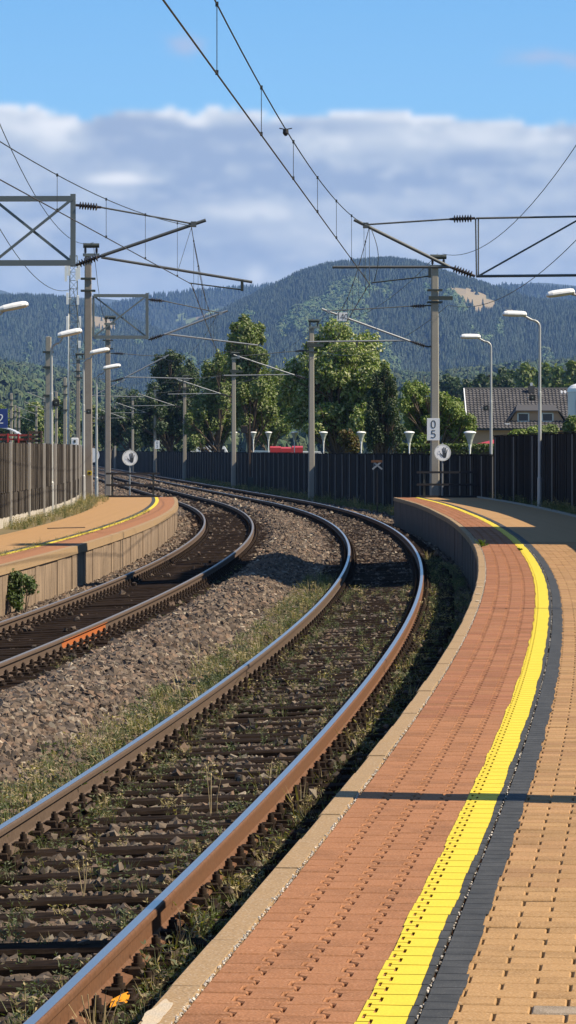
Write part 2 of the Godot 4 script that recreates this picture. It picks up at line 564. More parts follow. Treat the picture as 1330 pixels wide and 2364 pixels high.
func hill_y(h, px, t, bump):
	var ridge = EYE + (1039.0 - lerp_list(h.ridge, px)) * h.far / F
	var prof = lerpf(t, t * t * (3.0 - 2.0 * t), 0.35)
	var n = bump.get_noise_2d(px * 0.35 + h.shift, t * 160.0)
	return -1.2 + (ridge + 1.2) * (prof + n * 0.13 * sin(PI * t))

func build_hills():
	var bump = FastNoiseLite.new()
	bump.seed = 77
	bump.frequency = 0.012
	bump.fractal_octaves = 4
	var kind = FastNoiseLite.new()
	kind.seed = 12
	kind.frequency = 0.02
	kind.fractal_octaves = 3
	var hills = [
		{"name": "pale_far_range", "near": 10000.0, "far": 11800.0, "shift": 500.0, "trees": 0, "ridge": [[-300, 640], [-60, 660], [0, 668], [60, 690], [110, 696], [180, 686], [250, 690], [420, 710], [900, 690], [1100, 662], [1250, 652], [1330, 660], [1700, 640]]},
		{"name": "distant_ridge", "near": 7200.0, "far": 9300.0, "shift": 900.0, "trees": 12000, "ridge": [[-300, 760], [180, 735], [260, 712], [350, 690], [450, 680], [540, 674], [620, 667], [700, 668], [900, 690], [1100, 676], [1160, 668], [1240, 668], [1330, 676], [1700, 660]]},
		{"name": "left_wooded_hill", "near": 4300.0, "far": 7000.0, "shift": 0.0, "trees": 20000, "ridge": [[-400, 640], [-60, 688], [0, 694], [60, 693], [130, 696], [190, 706], [250, 728], [330, 758], [420, 795], [520, 830], [700, 900], [1000, 960], [1700, 980]]},
		{"name": "main_wooded_hill", "near": 3700.0, "far": 6400.0, "shift": 300.0, "trees": 44000, "ridge": [[-400, 905], [100, 880], [260, 835], [340, 805], [420, 772], [500, 736], [560, 706], [640, 668], [700, 638], [760, 622], [830, 615], [900, 611], [960, 618], [1010, 634], [1060, 652], [1110, 665], [1160, 683], [1240, 706], [1330, 712], [1700, 740]]},
		{"name": "foot_slope", "near": 900.0, "far": 3300.0, "shift": 1300.0, "trees": 9000, "ridge": [[-400, 850], [0, 858], [150, 880], [260, 920], [330, 942], [420, 935], [500, 900], [620, 880], [760, 880], [900, 885], [1000, 888], [1100, 878], [1200, 862], [1330, 855], [1700, 850]]},
	]
	for h in hills:
		var st = structure(h.name, Vector3(0, -1.2, -h.near))
		var mb = MB.new()
		var nx = 90
		var nt = 26
		var grid = []
		for i in nx + 1:
			var px = -380.0 + 2080.0 * i / nx
			var colm = []
			for j in nt + 3:
				var t = minf(float(j) / nt, 1.0)
				var d = lerpf(h.near, h.far, t)
				var y = hill_y(h, px, t, bump)
				if j > nt:
					d = h.far + (j - nt) * 250.0
					y -= (j - nt) * 60.0
				colm.append(Vector3((px - 665.0) / F * d, y, -d))
			grid.append(colm)
		for i in nx:
			var px = -380.0 + 2080.0 * (i + 0.5) / nx
			for j in nt + 2:
				var t = (j + 0.5) / nt
				var m = meadow_at(h, px, t, kind)
				if m == 0:
					mb.col = Color(0.022, 0.036, 0.02)
				elif m == 1:
					mb.col = Color(0.25, 0.195, 0.105)
				else:
					mb.col = Color(0.15, 0.19, 0.07)
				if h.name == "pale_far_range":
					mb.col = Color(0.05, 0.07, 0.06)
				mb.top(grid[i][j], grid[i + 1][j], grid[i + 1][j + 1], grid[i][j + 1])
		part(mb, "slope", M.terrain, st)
		if h.trees == 0:
			continue
		# the wood on it
		var con_x = []
		var con_c = []
		var dec_x = []
		var dec_c = []
		for k in h.trees:
			var px = rng.randf_range(-60.0, 1400.0)
			var t = pow(rng.randf(), 0.8)
			if k % 9 == 0:
				t = rng.randf_range(0.95, 1.0)
			if meadow_at(h, px, t, kind) > 0 and rng.randf() < 0.996:
				continue
			var d = lerpf(h.near, h.far, t)
			var p = Vector3((px - 665.0) / F * d, hill_y(h, px, t, bump) - 0.5, -d)
			var mix_ = kind.get_noise_2d(px * 0.5 + h.shift, t * 130.0)
			var deciduous = mix_ > 0.08 + 0.5 * t
			if h.name == "main_wooded_hill" and Vector2((px - 770.0) / 110.0, (t - 0.62) / 0.17).length() < 1.0 + mix_:
				deciduous = rng.randf() < 0.9
			if h.name == "foot_slope":
				deciduous = rng.randf() < 0.6
			var tall = rng.randf_range(8.0, 13.0) * (1.0 + 0.5 * t) * (0.85 if h.near < 1000.0 else 1.0)
			if h.near > 7000.0:
				tall *= 1.25
			if deciduous:
				tall *= 0.85
				var w = tall * rng.randf_range(0.42, 0.6)
				dec_x.append(Transform3D(Basis(UP, rng.randf() * TAU) * Basis.from_scale(Vector3(w, tall, w)), p))
				var g = rng.randf_range(0.75, 1.3) * (0.62 if h.name == "foot_slope" else 1.0)
				dec_c.append(Color(0.062 * g * rng.randf_range(0.8, 1.25), 0.105 * g, 0.033 * g))
			else:
				var w = tall * rng.randf_range(0.2, 0.3)
				con_x.append(Transform3D(Basis(UP, rng.randf() * TAU) * Basis.from_scale(Vector3(w, tall, w)), p))
				var g = rng.randf_range(0.7, 1.35)
				con_c.append(Color(0.024 * g, 0.046 * g, 0.026 * g))
		var w1 = multi(conifer_mesh(3), h.name.replace("_hill", "").replace("_slope", "").replace("_ridge", "") + "_conifer_wood", M.needle, self, con_x, con_c)
		tag(w1, {"distant_ridge": "blue hazed spruce wood on the farthest low ridge", "left_wooded_hill": "dark spruce wood covering the hill at the left", "main_wooded_hill": "dark spruce forest covering the high hill behind the trees", "foot_slope": "spruces mixed into the low woods at the valley floor"}[h.name], "forest")
		if dec_x.size() > 0:
			var w2 = multi(round_tree_mesh(5), h.name.replace("_hill", "").replace("_slope", "").replace("_ridge", "") + "_leafy_wood", M.needle, self, dec_x, dec_c)
			tag(w2, {"distant_ridge": "hazy leafy trees between spruces on the farthest low ridge", "left_wooded_hill": "leafy trees low on the hill at the left", "main_wooded_hill": "lighter leafy trees in the forest of the high hill", "foot_slope": "green leafy woods along the valley floor below the hills"}[h.name], "forest")

func meadow_at(h, px, t, kind):
	var n = kind.get_noise_2d(px * 1.3, t * 400.0)
	if h.name == "main_wooded_hill":
		if Vector2((px - 1095.0) / 66.0, (t - 0.81) / 0.075).length() + n * 0.5 < 1.0:
			return 1
		if Vector2((px - 1180.0) / 40.0, (t - 0.77) / 0.03).length() + n * 0.5 < 1.0:
			return 1
	if h.name == "distant_ridge":
		if Vector2((px - 465.0) / 85.0, (t - 0.72) / 0.1).length() + n * 0.7 < 1.0:
			return 1 if n > -0.1 else 2
		if Vector2((px - 600.0) / 70.0, (t - 0.83) / 0.05).length() + n * 0.7 < 1.0:
			return 2
	if h.name == "left_wooded_hill":
		if Vector2((px - 225.0) / 32.0, (t - 0.79) / 0.06).length() + n * 0.4 < 1.0:
			return 1
	if h.name == "foot_slope":
		if Vector2((px - 320.0) / 55.0, (t - 0.85) / 0.2).length() + n * 0.4 < 1.0:
			return 2
		if Vector2((px - 1150.0) / 60.0, (t - 0.8) / 0.1).length() + n * 0.4 < 1.0:
			return 2
	return 0

# one spruce, a metre tall and two wide
func conifer_mesh(sd):
	var r = RandomNumberGenerator.new()
	r.seed = sd
	var mb = MB.new()
	for k in 3:
		var y0 = [0.06, 0.34, 0.62][k]
		var y1 = [0.55, 0.8, 1.0][k]
		var w = [1.0, 0.72, 0.42][k]
		var rim = []
		for i in 7:
			var a = TAU * i / 7.0 + k
			rim.append(Vector3(cos(a), 0, sin(a)) * w * r.randf_range(0.65, 1.15) + UP * (y0 + r.randf_range(-0.05, 0.05)))
		for i in 7:
			mb.tri(rim[i], rim[(i + 1) % 7], UP * y1, UP * y0)
	return mb.mesh()

# one leafy tree seen from kilometres away: an uneven lumpy crown
func round_tree_mesh(sd):
	var r = RandomNumberGenerator.new()
	r.seed = sd
	var mb = MB.new()
	for k in 16:
		var d = Vector3(r.randfn(), r.randfn() * 0.8, r.randfn()).normalized()
		var c = Vector3(d.x * 0.6, 0.56 + d.y * 0.28, d.z * 0.6)
		var ring = []
		var e = r.randf_range(0.26, 0.42)
		var f = mb.ring(d)
		for i in 5:
			var a = TAU * i / 5.0
			ring.append(c + (f[0] * cos(a) * e + f[1] * sin(a) * e) * r.randf_range(0.7, 1.3) * Vector3(1, 0.6, 1))
		for i in 5:
			mb.tri(ring[i], ring[(i + 1) % 5], c + d * Vector3(0.34, 0.17, 0.34), Vector3(0, 0.5, 0))
	mb.tube(Vector3(0, -0.02, 0), Vector3(0, 0.4, 0), 0.06, 0.04, 5)
	return mb.mesh()

# ---------------------------------------------------------------- platforms
func edge_o(s):
	return lerp_list([[-60.0, 1.67], [-20.0, 1.68], [0.0, 1.74], [16.0, 1.92], [29.0, 2.03]], s)

func col_w(s):
	return lerp_list([[-78.0, 0.142], [-48.0, 0.162]], s)

func edge_outline(w, l, a, g, side):
	# the same stone with one straight flank (side -1: left, 1: right)
	var out = PackedVector2Array()
	for q in paver_outline(w, l, a, g):
		if signf(q.x) == side:
			q.x = side * (w * 0.5 - g)
		out.append(q)
	return out

func paver_outline(w, l, a, g):
	# an I-shaped interlocking stone, w wide and l long, joints g
	var x0 = w * 0.5 + a - g
	var x1 = w * 0.5 - a - g
	var y0 = l * 0.5 - g
	var ya = l * 0.25 - g * 0.5 + 0.010
	var yb = l * 0.25 - g * 0.5 - 0.010
	return PackedVector2Array([Vector2(-x0, -y0), Vector2(x0, -y0), Vector2(x0, -ya), Vector2(x1, -yb), Vector2(x1, yb), Vector2(x0, ya), Vector2(x0, y0), Vector2(-x0, y0), Vector2(-x0, ya), Vector2(-x1, yb), Vector2(-x1, -yb), Vector2(-x0, -ya)])

# a paving stone with the outline's plan: chamfered top at y = 0
func stone_mesh(outline, chamfer, depth):
	var mb = MB.new()
	var inner = Geometry2D.offset_polygon(outline, -chamfer)[0]
	var idx = Geometry2D.triangulate_polygon(inner)
	for i in range(0, idx.size(), 3):
		var q = []
		for k in 3:
			q.append(Vector3(inner[idx[i + k]].x, 0, -inner[idx[i + k]].y))
		mb.tri(q[0], q[1], q[2], q[0] - UP)
	var cnt = outline.size()
	# match each outer corner with the nearest inner one
	var near = []
	for p in outline:
		var b = inner[0]
		for q in inner:
			if p.distance_to(q) < p.distance_to(b):
				b = q
		near.append(b)
	for i in cnt:
		var j = (i + 1) % cnt
		var a = Vector3(outline[i].x, -chamfer, -outline[i].y)
		var b = Vector3(outline[j].x, -chamfer, -outline[j].y)
		var mid = (outline[i] + outline[j]) * 0.5
		var nrm = Vector2(outline[j].y - outline[i].y, outline[i].x - outline[j].x)
		if Geometry2D.is_point_in_polygon(mid + nrm.normalized() * 0.002, outline):
			nrm = -nrm
		var ctr = Vector3(mid.x, -0.02, -mid.y) - Vector3(nrm.x, 0, -nrm.y).normalized() * 0.05
		mb.quad(a, b, Vector3(near[j].x, 0, -near[j].y), Vector3(near[i].x, 0, -near[i].y), ctr)
		mb.quad(a, b, b - UP * depth, a - UP * depth, ctr)
	return mb.mesh()

func build_right_platform():
	var p = structure("station_platform", tp(-80.0, 3.0, -1.0))
	var s_end = s_of(119.5)
	# body under the stones, and the far end
	var mb = MB.new()
	var k = -100.0
	while k < s_end - 0.01:
		var e = minf(k + 3.0, s_end)
		var a = edge_o(k) + 0.06
		var b = edge_o(e) + 0.06
		mb.top(tp(k, a, -0.03), tp(k, 5.9, -0.03), tp(e, 5.9, -0.03), tp(e, b, -0.03))
		k = e
	mb.quad(tp(s_end, edge_o(s_end) + 0.06, -0.03), tp(s_end, 5.9, -0.03), tp(s_end, 5.9, -1.1), tp(s_end, edge_o(s_end) + 0.06, -1.1), tp(s_end - 3, 3, -0.5))
	part(mb, "joint_sand", M.sand, p)
	# retaining wall
	k = -100.0
	var w0 = 0
	while k < s_end - 0.01:
		var e = minf(k + 1.25, s_end)
		mb = MB.new()
		var j = rng.randf_range(-0.006, 0.006)
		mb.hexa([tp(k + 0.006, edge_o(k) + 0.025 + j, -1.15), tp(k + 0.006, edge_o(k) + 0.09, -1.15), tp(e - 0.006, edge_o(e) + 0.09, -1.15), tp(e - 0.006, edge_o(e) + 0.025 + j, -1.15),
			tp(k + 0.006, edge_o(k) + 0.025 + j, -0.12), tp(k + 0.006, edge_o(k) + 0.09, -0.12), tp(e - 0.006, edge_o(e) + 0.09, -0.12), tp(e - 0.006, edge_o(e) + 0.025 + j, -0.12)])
		part(mb, "wall_slab", M.wall_shaded, p)
		k = e
		w0 += 1
	# kerb stones
	k = -83.0
	var first = true
	while k < s_end - 0.01:
		var e = minf(k + (1.0 if not first else 0.6), s_end)
		mb = MB.new()
		var j = rng.randf_range(-0.004, 0.004)
		var y = rng.randf_range(-0.002, 0.004)
		var rows = []
		for l in [[-0.118, 0.0], [y - 0.012, 0.0], [y, 0.012]]:
			rows.append([tp(k + 0.003 + l[1] * 0.3, edge_o(k) + j + l[1], l[0]), tp(k + 0.003 + l[1] * 0.3, edge_o(k) + j + 0.107 - l[1] * 0.4, l[0]), tp(e - 0.003 - l[1] * 0.3, edge_o(e) + j + 0.107 - l[1] * 0.4, l[0]), tp(e - 0.003 - l[1] * 0.3, edge_o(e) + j + l[1], l[0])])
		var ctr = tp((k + e) * 0.5, edge_o(k) + 0.05, -0.06)
		for i in 4:
			var i2 = (i + 1) % 4
			mb.quad(rows[0][i], rows[0][i2], rows[1][i2], rows[1][i], ctr)
			mb.quad(rows[1][i], rows[1][i2], rows[2][i2], rows[2][i], ctr)
		mb.quad(rows[2][0], rows[2][1], rows[2][2], rows[2][3], ctr)
		part(mb, "kerb_stone", M.kerb, p)
		first = false
		k = e
	# patches of pale mortar left on the kerb
	for q in [[-80.95, 0.30, 0.045, 0.036, 11], [-49.6, 0.09, 0.055, 0.05, 5], [-51.6, 0.07, 0.06, 0.04, 9], [-53.4, 0.12, 0.08, 0.024, 8]]:
		var poly = PackedVector2Array()
		var rr = RandomNumberGenerator.new()
		rr.seed = q[4]
		for i in 40:
			var a = TAU * i / 40.0
			poly.append(Vector2(cos(a) * q[3], sin(a) * q[1]) * (0.85 + 0.1 * sin(a * 5.0 + q[4]) + rr.randf_range(-0.07, 0.05)))
		mb = MB.new()
		var b = tb(q[0])
		mb.plate(poly, tp(q[0], edge_o(q[0]) + q[2], 0.0045), b.x, -b.z, 0.0015)
		part(mb, "mortar_patch", M.kerb_pale, p)
	# red interlocking stones, five to a row
	var lay = 0.2
	var kinds = [edge_outline(0.142, lay, 0.014, 0.0042, -1.0), paver_outline(0.142, lay, 0.014, 0.0042), edge_outline(0.142, lay, 0.014, 0.0042, 1.0)]
	var red = []
	for q in kinds:
		red.append(stone_mesh(q, 0.0055, 0.03))
	var rest = [[], [], []]
	var rest_c = [[], [], []]
	var cnt = 0
	var row = 0
	var s = -81.6
	while s < s_end - 0.15:
		for j in 5:
			var w = col_w(s)
			var ss = s + (0.1 if j % 2 == 1 else 0.0)
			var xf = Transform3D(tb(ss) * Basis(Vector3(1, 0, 0), rng.randfn(0, 0.005)) * Basis(Vector3(0, 0, 1), rng.randfn(0, 0.006)) * Basis.from_scale(Vector3(w / 0.142, 1, 1)), tp(ss, edge_o(ss) + 0.113 + w * (j + 0.5), rng.randfn(-0.001, 0.0011)))
			var kd = 0 if j == 0 else 2 if j == 4 else 1
			if cnt < 300:
				inst(red[kd], "red_paving_stone", M.red[rng.randi() % 3], p, xf)
			else:
				rest[kd].append(xf.translated(-org[p]))
				var g = rng.randf_range(0.74, 1.0)
				rest_c[kd].append(Color(g, g * rng.randf_range(0.93, 1.0), g))
			cnt += 1
		s += lay
		row += 1
	var m = M.red[2].duplicate()
	m.vertex_color_use_as_albedo = true
	for kd in 3:
		multi(red[kd], "red_paving", m, p, rest[kd], rest_c[kd])
	# tan stones in running bond
	var tl = 0.217
	var tw = 0.139
	var half = Vector2(tl * 0.5 - 0.0038, tw * 0.5 - 0.0038)
	var tan_ = stone_mesh(PackedVector2Array([Vector2(-half.x, -half.y), Vector2(half.x, -half.y), Vector2(half.x, half.y), Vector2(-half.x, half.y)]), 0.005, 0.03)
	rest = []
	rest_c = []
	cnt = 0
	row = 0
	s = -81.4
	while s < s_of(62.0):
		var inner_o = edge_o(s) + 0.113 + col_w(s) * 5.0 + 0.011
		var j = 0
		while true:
			var u = inner_o + tl * (j + 0.5) - (tl * 0.5 if row % 2 == 1 else 0.0)
			if u > 4.95:
				break
			var cut = row % 2 == 1 and j == 0
			var xf = Transform3D(tb(s) * Basis(Vector3(1, 0, 0), rng.randfn(0, 0.006)) * Basis(Vector3(0, 0, 1), rng.randfn(0, 0.005)), tp(s, u, rng.randfn(-0.001, 0.0013)))
			if cut:
				xf = Transform3D(xf.basis * Basis.from_scale(Vector3(0.49, 1, 1)), tp(s, u + tl * 0.25, -0.001))
			if cnt < 300:
				inst(tan_, "tan_paving_stone", M.worn if row == 5 and j > 1 else M.tan[rng.randi() % 3], p, xf)
			else:
				rest.append(xf.translated(-org[p]))
				var g = rng.randf_range(0.74, 1.0)
				rest_c.append(Color(g, g * rng.randf_range(0.95, 1.0), g))
			cnt += 1
			j += 1
		s += tw
		row += 1
	m = M.tan[2].duplicate()
	m.vertex_color_use_as_albedo = true
	multi(tan_, "tan_paving", m, p, rest, rest_c)
	# tan paving too far away to tell the stones apart
	mb = MB.new()
	var f = s
	while f < s_end - 0.01:
		var e = minf(f + 2.0, s_end)
		mb.top(tp(f, edge_o(f) + 0.113 + col_w(f) * 5.0 + 0.005, -0.003), tp(f, 5.05, -0.003), tp(e, 5.05, -0.003), tp(e, edge_o(e) + 0.113 + col_w(e) * 5.0 + 0.005, -0.003))
		f = e
	part(mb, "far_tan_paving", M.tan[0], p)
	# earth strip and edging below the fence
	mb = MB.new()
	f = -60.0
	while f < s_end - 0.01:
		var e = minf(f + 2.0, s_end)
		mb.hexa([tp(f, 5.0, -0.1), tp(f, 5.08, -0.1), tp(e, 5.08, -0.1), tp(e, 5.0, -0.1), tp(f, 5.0, 0.05), tp(f, 5.08, 0.05), tp(e, 5.08, 0.05), tp(e, 5.0, 0.05)])
		f = e
	part(mb, "edging", M.concrete, p)
	# yellow and grey lines painted over the stones
	var yb = MB.new()
	var gb = MB.new()
	var amp = FastNoiseLite.new()
	amp.seed = 3
	amp.frequency = 0.7
	s = -81.6
	row = 0
	while s < s_end - 0.2:
		var w = col_w(s)
		var shift = (w - 0.142) * 5.0
		var jit = amp.get_noise_1d(s) * 0.016
		var yl = 0.648 + shift + jit
		var yr = 0.795 + shift + amp.get_noise_1d(s + 500.0) * 0.014
		for j in [3, 4]:
			var ss = s + (0.1 if j % 2 == 1 else 0.0)
			var o = PackedVector2Array()
			for q in (paver_outline(w, lay, 0.014, 0.0055) if j == 3 else edge_outline(w, lay, 0.014, 0.0055, 1.0)):
				o.append(q + Vector2(0.113 + w * (j + 0.5), 0))
			var bs = tb(ss)
			var base = tp(ss, edge_o(ss), 0.0005)
			for c in Geometry2D.intersect_polygons(o, PackedVector2Array([Vector2(yl, -1), Vector2(yr, -1), Vector2(yr, 1), Vector2(yl, 1)])):
				yb.plate(c, base, bs.x, -bs.z, 0.0025)
			if j == 4:
				for c in Geometry2D.intersect_polygons(o, PackedVector2Array([Vector2(yr + 0.002, -1), Vector2(9, -1), Vector2(9, 1), Vector2(yr + 0.002, 1)])):
					gb.plate(c, base, bs.x, -bs.z, 0.0025)
				# the painted flank of the stone
				var x1 = 0.113 + w * 5.0 - 0.0045
				gb.plate(PackedVector2Array([Vector2(x1 - 0.0015, -lay * 0.5 + 0.004), Vector2(x1 + 0.003, -lay * 0.5 + 0.004), Vector2(x1 + 0.003, lay * 0.5 - 0.004), Vector2(x1 - 0.0015, lay * 0.5 - 0.004)]), base - UP * 0.012, bs.x, -bs.z, 0.0135)
		s += lay
	s = -81.4
	row = 0
	while s < s_end - 0.2:
		var shift = (col_w(s) - 0.142) * 5.0
		var gr = 0.932 + shift + amp.get_noise_1d(s * 1.7 + 90.0) * 0.014 + (0.005 if row % 4 < 2 else 0.0)
		var lo = 0.836 + shift
		var bs = tb(s)
		var base = tp(s, edge_o(s), 0.0025)
		gb.plate(PackedVector2Array([Vector2(lo, -0.0665), Vector2(gr, -0.0665), Vector2(gr, 0.0665), Vector2(lo, 0.0665)]), base, bs.x, -bs.z, 0.0022)
		s += tw
		row += 1
	part(yb, "yellow_line", M.yellow, p)
	part(gb, "grey_line", M.grey_paint, p)
	# white grit in the two long joints
	var xs = []
	var gc = []
	for i in 2600:
		var q = -82.0 + 55.0 * pow(rng.randf(), 1.5)
		var u = edge_o(q) + (0.111 if i % 3 > 0 else 0.113 + col_w(q) * 5.0 + 0.005) + rng.randfn(0, 0.0035)
		var r = rng.randf_range(0.002, 0.005)
		xs.append(Transform3D(Basis(Vector3(rng.randfn(), rng.randfn(), rng.randfn()).normalized(), rng.randf() * TAU) * Basis.from_scale(Vector3.ONE * r), tp(q, u, rng.randf_range(-0.008, 0.002)) - org[p]))
		var g = rng.randf_range(0.25, 0.7)
		gc.append(Color(g, g * 0.9, g * 0.76))
	multi(pebble_mesh(2), "joint_grit", M.stone, p, xs, gc)

func pebble_mesh(sd):
	var r = RandomNumberGenerator.new()
	r.seed = sd
	var mb = MB.new()
	# a broken stone: a box of eight pushed-about corners plus two caps
	var p = []
	for y in [-1.0, 1.0]:
		for q in [Vector2(-1, -1), Vector2(1, -1), Vector2(1, 1), Vector2(-1, 1)]:
			p.append(Vector3(q.x * r.randf_range(0.55, 1.1), y * r.randf_range(0.4, 0.8), q.y * r.randf_range(0.55, 1.1)))
	var m = Vector3.ZERO
	for i in 4:
		var j = (i + 1) % 4
		mb.quad(p[i], p[j], p[4 + j], p[4 + i], m)
	var t = Vector3(r.randf_range(-0.4, 0.4), r.randf_range(0.8, 1.1), r.randf_range(-0.4, 0.4))
	for i in 4:
		mb.tri(p[4 + i], p[4 + (i + 1) % 4], t, m)
		mb.tri(p[i], p[(i + 1) % 4], -t, m)
	return mb.mesh()

func build_left_platform():
	var yl = -0.1
	var p = structure("opposite_platform", tp(-30.0, -7.0, -1.0))
	var s0 = s_of(40.0)
	var s1 = s_of(128.0)
	var strips = [["red_paving", -5.81, -6.38, M.red[0], 0.0], ["yellow_line", -6.38, -6.5, M.yellow, 0.002], ["grey_line", -6.5, -6.63, M.grey_paint, 0.0015], ["tan_paving", -6.63, -8.75, M.tan[0], 0.0]]
	for q in strips:
		var mb = MB.new()
		var s = s0
		while s < s1 - 0.01:
			var e = minf(s + 1.0, s1)
			var oa = q[2]
			var ob = q[2]
			if q[0] == "tan_paving":
				oa = lerp_list([[-60, -8.1], [-15, -8.1], [10, -8.25], [24, -8.5], [40, -8.5]], s)
				ob = lerp_list([[-60, -8.1], [-15, -8.1], [10, -8.25], [24, -8.5], [40, -8.5]], e)
			mb.top(tp(s, q[1], yl + q[4]), tp(s, oa, yl + q[4]), tp(e, ob, yl + q[4]), tp(e, q[1], yl + q[4]))
			s = e
		part(mb, q[0], q[3], p)
	# earth between the paving and the fence
	var mb = MB.new()
	var s = s0
	while s < s1 - 0.01:
		var e = minf(s + 1.0, s1)
		mb.top(tp(s, -8.0, yl - 0.03), tp(s, -9.8, yl + 0.02), tp(e, -9.8, yl + 0.02), tp(e, -8.0, yl - 0.03))
		s = e
	mb.quad(tp(s1, -5.72, yl - 0.03), tp(s1, -9.8, yl - 0.03), tp(s1, -9.8, -1.1), tp(s1, -5.72, -1.1), tp(s1 - 3, -7, -0.5))
	part(mb, "earth_strip", M.soil, p)
	# kerb and retaining wall in cast slabs
	s = s0
	while s < s1 - 0.01:
		var e = minf(s + 1.0, s1)
		mb = MB.new()
		mb.hexa([tp(s + 0.004, -5.82, -0.24), tp(s + 0.004, -5.69, -0.24), tp(e - 0.004, -5.69, -0.24), tp(e - 0.004, -5.82, -0.24), tp(s + 0.004, -5.82, yl + 0.004), tp(s + 0.004, -5.70, yl + 0.004), tp(e - 0.004, -5.70, yl + 0.004), tp(e - 0.004, -5.82, yl + 0.004)])
		part(mb, "kerb_stone", M.kerb, p)
		s = e
	s = s0
	while s < s1 - 0.01:
		var e = minf(s + rng.randf_range(0.5, 1.3), s1)
		var j = rng.randf_range(-0.012, 0.012)
		mb = MB.new()
		mb.hexa([tp(s + 0.002, -5.85, -1.15), tp(s + 0.002, -5.72 + j, -1.15), tp(e - 0.002, -5.72 + j, -1.15), tp(e - 0.002, -5.85, -1.15), tp(s + 0.002, -5.85, -0.24), tp(s + 0.002, -5.72 + j, -0.24), tp(e - 0.002, -5.72 + j, -0.24), tp(e - 0.002, -5.85, -0.24)])
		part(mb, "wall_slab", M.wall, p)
		s = e

# ---------------------------------------------------------------- tracks
func head_y(o):      # rail head level beside a track's centre: banked in the curve
	return -0.605 + 0.07 * o / 1.5

func build_track(side, c):
	var tr = structure("railway_track", tp(-40.0, c, -1.0))
	var bank = atan(0.07 / 1.5)
	var prof = [Vector2(0, 0), Vector2(0.027, -0.001), Vector2(0.034, -0.006), Vector2(0.0362, -0.014), Vector2(0.0362, -0.036), Vector2(0.014, -0.047), Vector2(0.0085, -0.058), Vector2(0.0085, -0.128), Vector2(0.022, -0.142), Vector2(0.072, -0.158), Vector2(0.074, -0.17)]
	var full = []
	for i in range(prof.size() - 1, 0, -1):
		full.append(Vector2(-prof[i].x, prof[i].y))
	for q in prof:
		full.append(q)
	var shine = [Vector2(-0.026, -0.0006), Vector2(-0.022, 0.0012), Vector2(0.019, 0.0012), Vector2(0.023, 0.0)]
	for sd in [-1.0, 1.0]:
		var body = MB.new()
		var top_ = MB.new()
		var o = c + sd * 0.752
		var y = head_y(sd * 0.752)
		var s = -83.0
		while s < 640.0:
			var e = s + (1.5 if s < 60.0 else 6.0)
			for l in [[full, body], [shine, top_]]:
				for i in l[0].size() - 1:
					var q0 = l[0][i].rotated(bank)
					var q1 = l[0][i + 1].rotated(bank)
					l[1].quad(tp(s, o + q0.x, y + q0.y), tp(s, o + q1.x, y + q1.y), tp(e, o + q1.x, y + q1.y), tp(e, o + q0.x, y + q0.y), tp(s, o, y - 0.03 if i > 6 and i < 13 or l[0] == shine else y - 0.09))
			s = e
		var rail = part(body, "rail", M.rust if side == "right" and sd > 0 else M.rust_grey, tr)
		part(top_, "running_surface", M.steel if side == "right" else M.steel_dull, rail)
		if side == "left" and sd > 0:
			var patch = MB.new()
			for i in 8:
				var a = s_of(40.0) + i * 0.55
				for k in [[Vector2(0.0374, -0.026), Vector2(0.0374, -0.036)], [Vector2(0.0098, -0.058), Vector2(0.0098, -0.128)], [Vector2(0.0235, -0.1405), Vector2(0.072, -0.1565)]]:
					var k0 = k[0].rotated(bank)
					var k1 = k[1].rotated(bank)
					patch.quad(tp(a, o + k0.x, y + k0.y), tp(a, o + k1.x, y + k1.y), tp(a + 0.55, o + k1.x, y + k1.y), tp(a + 0.55, o + k0.x, y + k0.y), tp(a, o - 0.3, y - 0.3))
			part(patch, "rusty_stretch", M.orange_rust, rail)
	# sleepers and fastenings
	var sleepers = []
	for i in 3:
		var mb = MB.new()
		mb.cbox(Vector3(0, -0.075, 0), Vector3(2.6, 0.15, 0.25), 0.012 + 0.008 * i)
		sleepers.append(mb.mesh())
	var fast = fastening_mesh()
	var s = -80.4 if side == "right" else s_of(28.0)
	var cnt = 0
	var rest = []
	var rest_f = []
	while s < 210.0:
		var b = tb(s) * Basis(Vector3(0, 0, 1), bank)
		var jig = Basis(UP, rng.randfn(0, 0.008)) * Basis(Vector3(1, 0, 0), rng.randfn(0, 0.012))
		var xf = Transform3D(b * jig, tp(s, c + rng.randfn(0, 0.02), -0.605 - 0.19 + rng.randfn(0, 0.004)))
		if cnt < 300:
			inst(sleepers[rng.randi() % 3], "sleeper", M.sleeper[rng.randi() % 3], tr, xf)
		else:
			rest.append(xf.translated(-org[tr]))
		for sd in [-1.0, 1.0]:
			var fx = Transform3D(b * Basis(UP, rng.randfn(0, 0.03)), tp(s, c + sd * 0.752, head_y(sd * 0.752) - 0.183))
			if cnt < 150:
				inst(fast, "rail_fastening", M.iron, tr, fx)
			else:
				rest_f.append(fx.translated(-org[tr]))
		cnt += 1
		s += 0.6
	if rest.size() > 0:
		multi(sleepers[0], "far_sleepers", M.sleeper[0], tr, rest)
	multi(fast, "far_rail_fastenings", M.iron, tr, rest_f)

